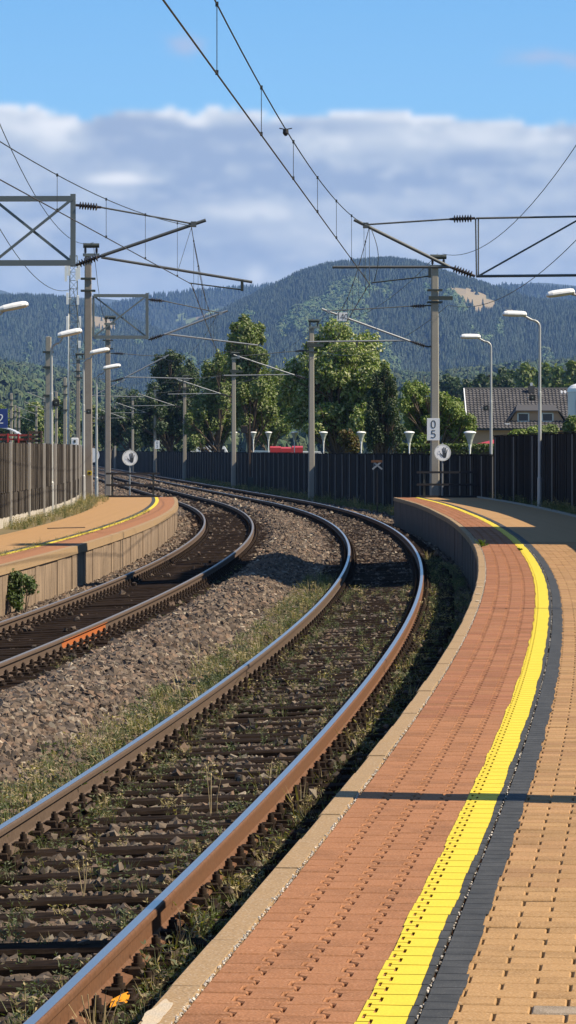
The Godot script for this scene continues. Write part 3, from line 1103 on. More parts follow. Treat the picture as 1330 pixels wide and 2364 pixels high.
func fastening_mesh():
	var mb = MB.new()
	mb.cbox(Vector3(0, 0.003, 0), Vector3(0.36, 0.02, 0.17), 0.004)
	for sd in [-1.0, 1.0]:
		mb.cbox(Vector3(sd * 0.088, 0.036, 0), Vector3(0.055, 0.05, 0.11), 0.008)
		mb.box(Vector3(sd * 0.064, 0.046, 0), Vector3(0.05, 0.02, 0.09))
		mb.tube(Vector3(sd * 0.1, 0.05, 0), Vector3(sd * 0.1, 0.074, 0), 0.032, 0.032, 8)
		mb.tube(Vector3(sd * 0.1, 0.07, 0), Vector3(sd * 0.1, 0.105, 0), 0.0235, 0.0235, 6)
		mb.tube(Vector3(sd * 0.1, 0.1, 0), Vector3(sd * 0.1, 0.118, 0), 0.013, 0.013, 6)
		mb.tube(Vector3(sd * 0.15, 0.01, 0.045), Vector3(sd * 0.15, 0.04, 0.045), 0.024, 0.02, 6)
		mb.tube(Vector3(sd * 0.15, 0.01, -0.045), Vector3(sd * 0.15, 0.04, -0.045), 0.024, 0.02, 6)
	return mb.mesh()

func bed_y(o, s):
	var y = lerp_list([[-9.5, -1.05], [-7.0, -1.0], [-5.9, -0.98], [-5.65, -0.93], [-5.35, -0.89], [-4.8, -0.885], [-3.3, -0.815], [-2.95, -0.78], [-2.7, -0.685], [-2.3, -0.635], [-1.95, -0.715], [-1.6, -0.865], [-1.25, -0.905], [-0.75, -0.885], [0.75, -0.815], [1.2, -0.84], [1.65, -1.0], [3.0, -1.06], [6.5, -1.1]], o)
	return y

var bed_noise = FastNoiseLite.new()

func build_ballast():
	bed_noise.seed = 44
	bed_noise.frequency = 0.6
	var g = structure("trackbed", tp(-20.0, -2.0, -1.1))
	var mb = MB.new()
	var offs = [-12.0, -9.5, -7.0, -5.9, -5.65, -5.35, -4.8, -4.05, -3.3, -2.95, -2.7, -2.5, -2.3, -2.1, -1.95, -1.75, -1.6, -1.25, -0.75, 0.0, 0.75, 1.2, 1.4, 1.65, 2.2, 3.0, 4.6, 6.5]
	var s = -84.0
	while s < 640.0:
		var e = s + (1.0 if s < 60.0 else 5.0)
		for i in offs.size() - 1:
			mb.top(tp(s, offs[i], bed_h(offs[i], s)), tp(s, offs[i + 1], bed_h(offs[i + 1], s)), tp(e, offs[i + 1], bed_h(offs[i + 1], e)), tp(e, offs[i], bed_h(offs[i], e)))
		s = e
	part(mb, "bed", M.bed, g)
	# the stones, one by one too many to count
	var zones = [[12.6, 24.0, 0.033, 26000], [24.0, 40.0, 0.036, 36000], [40.0, 75.0, 0.041, 56000], [75.0, 130.0, 0.052, 46000], [130.0, 300.0, 0.085, 38000]]
	var meshes = [pebble_mesh(4), pebble_mesh(8), pebble_mesh(15)]
	for zi in zones.size():
		var zn = zones[zi]
		var xs = [[], [], []]
		var cs = [[], [], []]
		var sa = s_of(zn[0])
		var sb = s_of(zn[1])
		for k in zn[3]:
			var q = lerpf(sa, sb, rng.randf())
			var z = q + 91.0
			var cx = tp(q, 0, 0).x
			var lo = maxf(-5.7, -z * 0.0864 - 0.5 - cx)
			if z > 129.0:
				lo = maxf(-9.0, -z * 0.0864 - 0.5 - cx)
			var hi = 1.7 if z < 119.0 else 3.4
			var o = rng.randf_range(lo, hi)
			var on_rail = false
			var on_sleeper = false
			for c in [0.0, -4.05]:
				for sd in [-0.752, 0.752]:
					if absf(o - c - sd) < 0.1:
						on_rail = true
				var ph = fposmod(q - (-80.4 if c == 0.0 else s_of(28.0)) + 0.3, 0.6) - 0.3
				if absf(o - c) < 1.32 and absf(ph) < 0.135:
					on_sleeper = true
			if on_rail or (on_sleeper and rng.randf() < (0.994 if o < -2.0 else 0.985)):
				continue
			# the left track's bays lie deeper
			var r = zn[2] * rng.randf_range(0.55, 1.25)
			if absf(o) < 1.25:
				r *= 0.82
			var h = bed_h(o, q) + r * rng.randf_range(0.0, 0.55)
			if on_sleeper:
				h = head_y(o if o > -2.0 else o + 4.05) - 0.19 + r * 0.3
			elif o > -5.3 and o < -2.75:
				h -= 0.045
			elif absf(o) < 1.25:
				h -= 0.002
			var v = rng.randi() % 3
			xs[v].append(Transform3D(Basis(Vector3(rng.randfn(), rng.randfn(), rng.randfn()).normalized(), rng.randf() * TAU) * Basis.from_scale(Vector3(r, r * rng.randf_range(0.65, 1.0), r * rng.randf_range(0.8, 1.3))), tp(q, o, h) - org[g]))
			var t = rng.randf()
			var b = rng.randf_range(0.45, 1.6)
			var col = Vector3(0.102, 0.074, 0.053)
			if t > 0.95:
				col = Vector3(0.24, 0.20, 0.15)
			elif t > 0.8:
				col = Vector3(0.155, 0.118, 0.085)
			elif t > 0.6:
				col = Vector3(0.125, 0.082, 0.055)
			elif t > 0.45:
				col = Vector3(0.062, 0.047, 0.037)
			# between the rails the stones are rusty and oily
			if absf(o) < 1.2 or absf(o + 4.05) < 1.2:
				col *= 0.8
			cs[v].append(Color(col.x * b, col.y * b, col.z * b))
		for v in 3:
			multi(meshes[v], "ballast_stones", M.stone, g, xs[v], cs[v])

func bed_h(o, s):
	return bed_y(o, s) + bed_noise.get_noise_2d(o, s) * 0.03

# ---------------------------------------------------------------- fences
func build_fences():
	# left: two tiers of rough upright boards on a pale plinth
	var lo = func(s): return lerp_list([[s_of(40.0), -8.72], [s_of(76.0), -8.78], [s_of(125.0), -9.3], [s_of(140.0), -9.4]], s)
	var s0 = s_of(62.0)
	var s1 = s_of(127.0)
	var fence = thing("board_fence", "weathered grey-brown upright board fence behind the opposite platform", "fence", tp(s0, -8.75, -0.15))
	var mb = MB.new()
	var s = s0
	while s < s1 - 0.01:
		var e = minf(s + 2.8, s1)
		mb.hexa([tp(s, lo.call(s) - 0.1, -0.4), tp(s, lo.call(s) + 0.02, -0.4), tp(e, lo.call(e) + 0.02, -0.4), tp(e, lo.call(e) - 0.1, -0.4), tp(s, lo.call(s) - 0.1, 0.14), tp(s, lo.call(s) + 0.02, 0.14), tp(e, lo.call(e) + 0.02, 0.14), tp(e, lo.call(e) - 0.1, 0.14)])
		s = e
	part(mb, "plinth", M.plinth, fence)
	s = s0
	while s < s1:
		mb = MB.new()
		mb.box(tp(s, lo.call(s) + 0.045, 0.82), Vector3(0.065, 2.14, 0.065), tb(s))
		part(mb, "post", M.post, fence)
		s += 5.6
	mb = MB.new()
	for y in [0.3, 0.68, 1.1, 1.6]:
		s = s0
		while s < s1 - 0.01:
			var e = minf(s + 2.8, s1)
			mb.beam(tp(s, lo.call(s) - 0.05, y), tp(e, lo.call(e) - 0.05, y), 0.04, 0.08)
			s = e
	part(mb, "rail", M.brown_wood, fence)
	var rest = [MB.new(), MB.new(), MB.new(), MB.new()]
	var cnt = 0
	s = s0
	while s < s1 - 0.05:
		var w = rng.randf_range(0.09, 0.17)
		var e = minf(s + w, s1)
		for tier in 2:
			var y0 = [0.13, 0.70][tier] + rng.randf_range(-0.01, 0.015)
			var y1 = [0.69, 1.87][tier] + rng.randf_range(-0.02, 0.015)
			var dep = rng.randf_range(0.0, 0.03) + (0.012 if tier == 0 else 0.0)
			var oa = lo.call(s)
			var ob = lo.call(e)
			var k = rng.randi() % 4
			var one = cnt < 300 and s > s_of(75.0)
			var b = MB.new() if one else rest[k]
			b.hexa([tp(s + 0.004, oa - 0.03, y0), tp(s + 0.004, oa + dep, y0), tp(e - 0.004, ob + dep + rng.randf_range(-0.008, 0.008), y0), tp(e - 0.004, ob - 0.03, y0), tp(s + 0.004, oa - 0.03, y1), tp(s + 0.004, oa + dep, y1), tp(e - 0.004, ob + dep, y1), tp(e - 0.004, ob - 0.03, y1)])
			if one:
				part(b, "board", M.board[k], fence)
				cnt += 1
		s = e
	for k in 4:
		tag(part(rest[k], "far_boards", M.board[k], fence), "", "", "", "stuff")
	# right: tall dark fence along the platform
	var ro = func(q): return lerp_list([[s_of(44.0), 5.4], [s_of(90.0), 5.5], [s_of(114.0), 5.12]], q)
	panel_fence("dark_fence", "tall black-brown board fence along the near platform's right side", ro, s_of(46.0), s_of(114.0), 5.6, -0.1, 2.17)
	# beyond: the long dark fence outside the curve
	var fo = func(q): return lerp_list([[s_of(114.0), 5.12], [s_of(124.0), 4.98], [s_of(140.0), 4.85], [s_of(165.0), 4.75]], q)
	panel_fence("dark_fence", "long low dark fence following the outside of the far curve", fo, s_of(114.05), s_of(640.0), 3.6, -1.12, 1.52)

func panel_fence(called, label, fo, s0, s1, step, y0, y1):
	var fence = thing(called, label, "fence", tp(s0, fo.call(s0), y0))
	var s = s0
	while s < s1 - 0.05:
		var e = minf(s + step, s1)
		var mb = MB.new()
		var q = s + 0.03
		while q < e - 0.03:
			var r = minf(q + (rng.randf_range(0.12, 0.22) if s < 60.0 else 0.6), e - 0.02)
			var d = rng.randf_range(0.0, 0.03)
			var t = rng.randf_range(-0.015, 0.015)
			mb.hexa([tp(q + 0.004, fo.call(q) - d, y0), tp(q + 0.004, fo.call(q) + 0.05, y0), tp(r - 0.004, fo.call(r) + 0.05, y0), tp(r - 0.004, fo.call(r) - d, y0), tp(q + 0.004, fo.call(q) - d, y1 + t), tp(q + 0.004, fo.call(q) + 0.05, y1 + t), tp(r - 0.004, fo.call(r) + 0.05, y1 + t), tp(r - 0.004, fo.call(r) - d, y1 + t)])
			q = r
		part(mb, "panel", M.dark_board, fence)
		mb = MB.new()
		mb.box(tp(s, fo.call(s) - 0.055, (y0 + y1) * 0.5 - 0.02), Vector3(0.036, y1 - y0 - 0.04, 0.05), tb(s))
		part(mb, "post", M.post_dim, fence)
		s = e
	# a coping board in short lengths
	s = s0
	while s < s1 - 0.05:
		var e = minf(s + step, s1)
		var mb = MB.new()
		mb.hexa([tp(s, fo.call(s) - 0.05, y1 + 0.017), tp(s, fo.call(s) + 0.08, y1 + 0.017), tp(e, fo.call(e) + 0.08, y1 + 0.017), tp(e, fo.call(e) - 0.05, y1 + 0.017), tp(s, fo.call(s) - 0.05, y1 + 0.04), tp(s, fo.call(s) + 0.08, y1 + 0.04), tp(e, fo.call(e) + 0.08, y1 + 0.04), tp(e, fo.call(e) - 0.05, y1 + 0.04)])
		part(mb, "coping", M.dark_board, fence)
		s = e

# ---------------------------------------------------------------- overhead line
func insulator(root, p, q, r = 0.085):
	var d = (q - p).normalized()
	var l = p.distance_to(q)
	var prof = [[0.0, 0.0], [0.0, 0.03], [l * 0.12, 0.03]]
	var n = 7
	for i in n:
		var a = l * (0.13 + 0.74 * i / n)
		var w = l * 0.74 / n
		prof.append([a, 0.03])
		prof.append([a + w * 0.25, r])
		prof.append([a + w * 0.5, r])
		prof.append([a + w * 0.8, 0.032])
	prof.append([l * 0.9, 0.03])
	prof.append([l, 0.026])
	prof.append([l, 0.0])
	var mb = MB.new()
	mb.lathe(p, d, prof, 10)
	return part(mb, "insulator", M.insulator, root)

func post_mesh(mb, base, top_y, w0, w1, b):
	var pts = [[], []]
	for l in 2:
		var w = [w0, w1][l] * 0.5
		var c = w * 0.22
		var y = [base.y, top_y][l]
		for q in [Vector2(-w + c, -w), Vector2(w - c, -w), Vector2(w, -w + c), Vector2(w, w - c), Vector2(w - c, w), Vector2(-w + c, w), Vector2(-w, w - c), Vector2(-w, -w + c)]:
			pts[l].append(Vector3(base.x, y, base.z) + b * Vector3(q.x, 0, q.y))
	var ctr = Vector3(base.x, (base.y + top_y) * 0.5, base.z)
	var tip = Vector3(base.x, top_y + 0.03, base.z)
	for i in 8:
		var j = (i + 1) % 8
		mb.quad(pts[0][i], pts[0][j], pts[1][j], pts[1][i], ctr)
		mb.tri(pts[1][i], pts[1][j], tip, ctr)

# a mast beside track c; o is its place beside the right track
func mast(label, z, o, base_y, top_y, mat, group = "concrete masts along the tracks"):
	var s = s_of(z)
	var root = thing("catenary_mast", label, "mast", tp(s, o, base_y), group)
	var mb = MB.new()
	post_mesh(mb, tp(s, o, base_y), top_y, 0.34, 0.25, tb(s))
	part(mb, "post", mat, root)
	# feeder insulators on a bracket at the top
	mb = MB.new()
	var t = tp(s, o, top_y)
	var b = tb(s)
	mb.box(t + b * Vector3(0.12, -0.02, 0.16), Vector3(0.62, 0.11, 0.07), b)
	part(mb, "top_bracket", M.frame_steel, root)
	for dx in [-0.1, 0.32]:
		insulator(root, t + b * Vector3(dx, 0.035, 0.16), t + b * Vector3(dx, 0.26, 0.16), 0.06)
	mb = MB.new()
	mb.tube(t + b * Vector3(-0.18, 0.33, 0.16), t + b * Vector3(0.42, 0.33, 0.16), 0.095, 0.085, 8)
	part(mb, "feeder_clamp", M.dark_steel, root)
	for y in [top_y - 0.9, top_y - 1.35]:
		mb = MB.new()
		mb.box(tp(s, o, y) + b * Vector3(0, 0, 0.17), Vector3(0.55, 0.07, 0.05), b)
		mb.box(tp(s, o, y) + b * Vector3(0, 0, -0.17), Vector3(0.55, 0.07, 0.05), b)
		part(mb, "band", M.dark_steel, root)
	return root

# swivelling bracket: face = where it is fixed (beside track c), tip = where the messenger hangs
func cantilever(root, z, c, a):
	var s = s_of(z)
	var d = signf(a.face)
	var P = func(x, y): return tp(s, c + x, y)
	var ins = a.get("ins", 0.62)
	var q = P.call(a.face - d * ins, lerpf(a.y_tie, a.tip_y, 0.12))
	insulator(root, P.call(a.face, a.y_tie), q)
	var mb = MB.new()
	mb.tube(q, P.call(a.tip_x + d * 0.06, a.tip_y + 0.02), 0.021, 0.021, 6)
	part(mb, "tie_rod", M.tube_steel, root)
	var e = P.call(a.face - d * ins, a.y_low + 0.2)
	insulator(root, P.call(a.face, a.y_low), e)
	mb = MB.new()
	var tip = P.call(a.tip_x, a.tip_y)
	var dir = (tip - e).normalized()
	mb.tube(e, tip + dir * 0.28, 0.037, 0.037, 8)
	mb.box(tip, Vector3(0.12, 0.12, 0.1))
	part(mb, "strut", a.get("mat", M.tube_steel), root)
	var y_tube = a.y_low + 0.2 + a.get("drop", 0.03)
	mb = MB.new()
	mb.tube(e + UP * a.get("drop", 0.03), P.call(a.end, a.y_end), 0.03, 0.03, 8)
	part(mb, "registration_tube", a.get("mat", M.tube_steel), root)
	# drop bracket and steady arm on the outer side of the curve
	var f = (1.0 - (a.face - d * ins)) / (a.end - (a.face - d * ins))
	var yb = lerpf(a.y_low + 0.2 + a.get("drop", 0.03), a.y_end, clampf(f, 0.0, 1.0))
	mb = MB.new()
	mb.box(P.call(1.0, yb - 0.11), Vector3(0.06, 0.24, 0.06), tb(s))
	mb.tube(P.call(0.97, yb - 0.2), P.call(a.wire_x, 5.31), 0.016, 0.016, 6)
	part(mb, "steady_arm", M.dark_steel, root)

func truss(root, z, c, x0, x1, y0, y1, mat):
	var s = s_of(z)
	for q in [[x0, y1, x1, y1, 0.115, "top_chord"], [x0, y0, x1, y0, 0.12, "bottom_chord"], [x1, y0 - 0.08, x1, y1 + 0.1, 0.11, "upright"], [x0, y0, x0, y1, 0.08, "upright"], [x0, y1, x1, y0, 0.06, "diagonal"], [x0, y0, x1, y1, 0.055, "diagonal"]]:
		var mb = MB.new()
		var off = 0.0 if q[5] != "diagonal" else (0.05 if q[1] == y1 else -0.05)
		mb.beam(tp(s + off, c + q[0], q[1]), tp(s + off, c + q[2], q[3]), q[4], q[4])
		part(mb, q[5], mat, root)

func wire(called, label, cat, pts, r, mat, group = ""):
	var t = thing(called, label, cat, pts[0], group)
	var mb = MB.new()
	mb.path(pts, r, 5)
	part(mb, "strand", mat, t)
	return t

func sagging(a, b, sag, n = 18):
	var l = []
	for i in n + 1:
		var t = float(i) / n
		l.append(a.lerp(b, t) - UP * sag * 4.0 * t * (1.0 - t))
	return l

func catenary(label, c, sup):
	var first = tp(s_of(sup[0][0]), c + sup[0][1], sup[0][2])
	var t = thing("overhead_line", label, "overhead line", first, "")
	var me = MB.new()
	var co = MB.new()
	var drops = []
	for i in sup.size() - 1:
		var a = sup[i]
		var b = sup[i + 1]
		var ma = tp(s_of(a[0]), c + a[1], a[2])
		var mb_ = tp(s_of(b[0]), c + b[1], b[2])
		var ca = tp(s_of(a[0]), c + a[1], 5.29)
		var cb = tp(s_of(b[0]), c + b[1], 5.29)
		var line = sagging(ma, mb_, 0.78, 30)
		me.path(line, 0.0085 if i < 2 else 0.007, 5)
		co.path([ca, cb], 0.0098 if i < 2 else 0.008, 5)
		var n = 9
		for k in n:
			var f = (k + 0.5) / n
			var u = ma.lerp(mb_, f) - UP * 0.78 * 4.0 * f * (1.0 - f)
			var l = ca.lerp(cb, f)
			if i < 3:
				drops.append([u, l])
	part(me, "messenger_wire", M.wire, t)
	part(co, "contact_wire", M.copper, t)
	for q in drops:
		var mb = MB.new()
		mb.tube(q[0], q[1], 0.0042, 0.0042, 4)
		mb.box(q[0], Vector3(0.03, 0.045, 0.03))
		mb.box(q[1] + UP * 0.012, Vector3(0.03, 0.045, 0.03))
		part(mb, "dropper", M.wire, t)
	return t

func build_catenary():
	var om = 3.9
	# right row of masts
	var m15 = mast("concrete mast beside the near platform whose shadow crosses the yellow line", 16.35, 4.55, -0.05, 9.0, M.concrete)
	cantilever(m15, 16.35, 0.0, {"face": 4.3, "y_tie": 7.0, "y_low": 5.5, "tip_x": -0.2, "tip_y": 6.6, "end": -0.8, "y_end": 5.65, "wire_x": -0.2})
	var m72 = mast("mast beside the platform carrying the long bracket at upper right", 72.0, 4.62, -0.05, 9.0, M.concrete)
	# its long bracket reaches over the platform
	var s = s_of(72.0)
	for q in [[4.55, 6.74, 2.0, 6.70, 0.022, "top_bar"], [4.55, 5.47, 2.0, 5.45, 0.03, "bottom_tube"], [4.55, 6.86, 2.08, 5.47, 0.02, "diagonal"], [2.05, 6.70, 2.05, 5.45, 0.016, "hanger"], [1.99, 6.70, 2.01, 5.45, 0.016, "hanger"]]:
		var mb = MB.new()
		mb.tube(tp(s, q[0], q[1]), tp(s, q[2], q[3]), q[4], q[4], 8)
		part(mb, q[5], M.tube_steel, m72)
	cantilever(m72, 72.0, 0.0, {"face": 1.98, "y_tie": 6.70, "y_low": 5.45, "tip_x": -0.38, "tip_y": 6.55, "end": -1.1, "y_end": 5.65, "wire_x": -0.26, "ins": 0.55, "drop": 0.0})
	var labels = {124.0: "concrete mast with the 05 plate at the end of the near platform", 180.0: "second concrete mast of the right row, in front of the biggest tree", 240.0: "third concrete mast of the right row, pale with a rounded top", 304.0: "fourth concrete mast of the right row, before the dark trees", 362.0: "slim far mast carrying the small 03 plate", 423.0: "far slim mast just left of the 03 mast", 488.0: "farthest slim mast of the right row at the curve's end"}
	for z in labels:
		var top = {124.0: 8.55, 180.0: 8.35, 240.0: 8.35, 304.0: 8.1, 362.0: 8.2, 423.0: 8.3, 488.0: 8.3}[z]
		var m = mast(labels[z], z, om, -1.1, top, M.concrete)
		cantilever(m, z, 0.0, {"face": om - 0.3, "y_tie": 7.08, "y_low": 5.55, "tip_x": -0.05, "tip_y": 6.85 if z < 130 else 6.75, "end": -0.85, "y_end": 5.72, "wire_x": -0.12, "mat": M.galv})
		var b = MB.new()
		for y in [7.08, 5.55]:
			b.beam(tp(s_of(z), om, y), tp(s_of(z), om - 0.3, y), 0.06, 0.06)
		part(b, "arm", M.dark_steel, m)
		b = MB.new()
		b.box(tp(s_of(z), om + 0.2, 7.35) + tb(s_of(z)) * Vector3(0, 0, 0.2), Vector3(0.9, 0.14, 0.06), tb(s_of(z)))
		part(b, "side_arm", M.dark_steel, m)
	# left row
	var c = -4.05
	var l72 = mast("mast behind the opposite platform carrying the truss at upper left", 72.0, c - 5.0, -0.15, 9.2, M.concrete_dark)
	truss(l72, 72.0, c, -4.4, -2.66, 5.75, 7.14, M.frame_steel)
	cantilever(l72, 72.0, c, {"face": -2.6, "y_tie": 7.0, "y_low": 5.7, "tip_x": -0.05, "tip_y": 6.58, "end": 1.22, "y_end": 5.33, "wire_x": -0.14, "ins": 0.55, "drop": -0.03})
	var l125 = mast("thick dark concrete mast with a truss at the opposite platform's end", 125.0, c - 4.95, -0.3, 9.0, M.concrete_dark)
	truss(l125, 125.0, c, -4.75, -2.75, 5.92, 7.47, M.frame_steel)
	cantilever(l125, 125.0, c, {"face": -2.7, "y_tie": 7.33, "y_low": 5.82, "tip_x": 0.0, "tip_y": 6.82, "end": 1.4, "y_end": 5.62, "wire_x": -0.12, "ins": 0.6, "mat": M.galv})
	var l180 = mast("grey concrete mast rising behind the left railing and hand sign", 180.0, c - 3.05, -1.1, 8.5, M.concrete_dark)
	var b2 = MB.new()
	for y in [6.9, 5.4]:
		b2.beam(tp(s_of(180.0), c - 3.05, y), tp(s_of(180.0), c - 2.75, y), 0.06, 0.06)
	part(b2, "arm", M.dark_steel, l180)
	cantilever(l180, 180.0, c, {"face": -2.75, "y_tie": 6.9, "y_low": 5.4, "tip_x": 0.0, "tip_y": 6.7, "end": 1.5, "y_end": 5.55, "wire_x": -0.12, "mat": M.galv})
	var l240 = mast("slim far mast left of the tracks behind the railing mast", 242.0, c - 3.2, -1.1, 8.3, M.concrete_dark)
	var b3 = MB.new()
	for y in [6.9, 5.4]:
		b3.beam(tp(s_of(242.0), c - 3.2, y), tp(s_of(242.0), c - 2.8, y), 0.06, 0.06)
	part(b3, "arm", M.dark_steel, l240)
	cantilever(l240, 242.0, c, {"face": -2.8, "y_tie": 6.9, "y_low": 5.4, "tip_x": 0.0, "tip_y": 6.7, "end": 1.5, "y_end": 5.55, "wire_x": -0.12, "mat": M.galv})
	# little yellow notice on the truss mast
	var nt = thing("mast_notice", "small yellow framed notice low on the thick truss mast", "notice", at(207.0, 1092.0, 124.3))
	var nb = MB.new()
	nb.cbox(at(207.0, 1092.0, 124.3), Vector3(0.17, 0.17, 0.02), 0.003)
	var np = part(nb, "plate", M.yellow, nt)
	nb = MB.new()
	nb.box(at(207.0, 1092.0, 124.3) + Vector3(0, 0, 0.013), Vector3(0.09, 0.09, 0.01))
	part(nb, "symbol", M.black, np)
	# wires
	catenary("pair of overhead wires with droppers above the right track", 0.0, [[16.35, -0.16, 6.6], [72.0, -0.3, 6.53], [124.0, -0.1, 6.83], [180.0, -0.1, 6.73], [240.0, -0.1, 6.73], [304.0, -0.1, 6.73], [362.0, -0.1, 6.73], [423.0, -0.1, 6.73], [488.0, -0.1, 6.73]])
	catenary("pair of overhead wires with droppers above the left track", c, [[15.0, 0.0, 6.6], [72.0, -0.1, 6.55], [125.0, -0.1, 6.8], [180.0, -0.1, 6.68], [242.0, -0.1, 6.68]])
	# jumper cable hanging at the near right bracket
	var p0 = tp(s_of(72.0) - 0.3, -0.26, 6.45)
	var p1 = tp(s_of(72.0) - 0.3, -0.2, 5.32)
	var l = []
	for i in 13:
		var t = i / 12.0
		l.append(p0.lerp(p1, t) + tb(s) * Vector3(0.12 * sin(PI * t), 0, 0.1 * sin(PI * t)))
	wire("jumper_cable", "short bowed cable joining the two wires at the near right bracket", "cable", l, 0.008, M.wire)
	# stitch wires near the supports
	for q in [[0.0, 72.0, -0.3, 6.53, "right"], [c, 72.0, -0.1, 6.55, "left"]]:
		for dz in [-5.0, 6.0]:
			var a = tp(s_of(q[1]), q[0] + q[2], q[3] - 0.05)
			var e = tp(s_of(q[1] + dz), q[0] + q[2] + 0.02, 5.31)
			wire("stay_wire", "thin slanting stay wire %s the bracket over the %s track" % ["before" if dz < 0 else "behind", q[4]], "wire", [a, e], 0.0055, M.wire)
	# clamp on the messenger wire above the near track
	var f = 0.47
	var ma = tp(s_of(16.35), -0.16, 6.6)
	var mb2 = tp(s_of(72.0), -0.3, 6.53)
	var cp = ma.lerp(mb2, f) - UP * 0.78 * 4.0 * f * (1.0 - f)
	var cl = thing("wire_clamp", "small black winged clamp on the upper wire against the sky", "clamp", cp)
	var mc = MB.new()
	mc.lathe(cp + Vector3(0, -0.09, 0), UP, [[0.0, 0.0], [0.01, 0.02], [0.04, 0.038], [0.08, 0.036], [0.1, 0.012], [0.105, 0.0]], 8)
	part(mc, "body", M.black, cl)
	for sd in [-1.0, 1.0]:
		mc = MB.new()
		mc.beam(cp + Vector3(sd * 0.02, 0.0, 0), cp + Vector3(sd * 0.08, 0.012, 0), 0.02, 0.012)
		part(mc, "wing", M.black, cl)
	# feeder lines from mast to mast
	var fd = func(z0, o0, y0, z1, o1, y1, sag): return sagging(tp(s_of(z0), o0, y0), tp(s_of(z1), o1, y1), sag)
	wire("feeder_line", "cable rising to the upper right from the 05 mast's top", "cable", fd.call(72.0, 4.9, 9.45, 124.0, 4.2, 9.0, 1.1), 0.011, M.wire)
	wire("feeder_line", "lower cable sagging right from the 05 mast's side arm", "cable", fd.call(72.0, 5.2, 7.4, 124.0, 4.4, 7.1, 0.9), 0.011, M.wire)
	wire("feeder_line", "cable running left and down from the 05 mast's side arm", "cable", fd.call(124.0, 4.4, 7.1, 180.0, 4.3, 7.1, 0.9), 0.011, M.wire)
	wire("feeder_line", "cable from the 05 mast's top to the second right mast", "cable", fd.call(124.0, 4.0, 9.0, 180.0, 3.9, 8.8, 1.0), 0.011, M.wire)
	wire("feeder_line", "cable sagging to the top of the truss mast from the left", "cable", fd.call(72.0, c - 4.6, 9.6, 125.0, c - 4.75, 9.46, 1.1), 0.011, M.wire)
	wire("feeder_line", "lower cable sagging to the truss mast's side from the left", "cable", fd.call(72.0, c - 5.0, 7.95, 125.0, c - 5.5, 7.75, 1.0), 0.011, M.wire)
	wire("feeder_line", "cable dropping from the truss mast's top to the next left mast", "cable", fd.call(125.0, c - 4.75, 9.4, 180.0, c - 3.0, 8.9, 1.2), 0.011, M.wire)
	wire("feeder_line", "lower cable leaving the truss mast's side toward the lamps", "cable", fd.call(125.0, c - 5.5, 7.7, 180.0, c - 3.6, 6.9, 1.2), 0.011, M.wire)

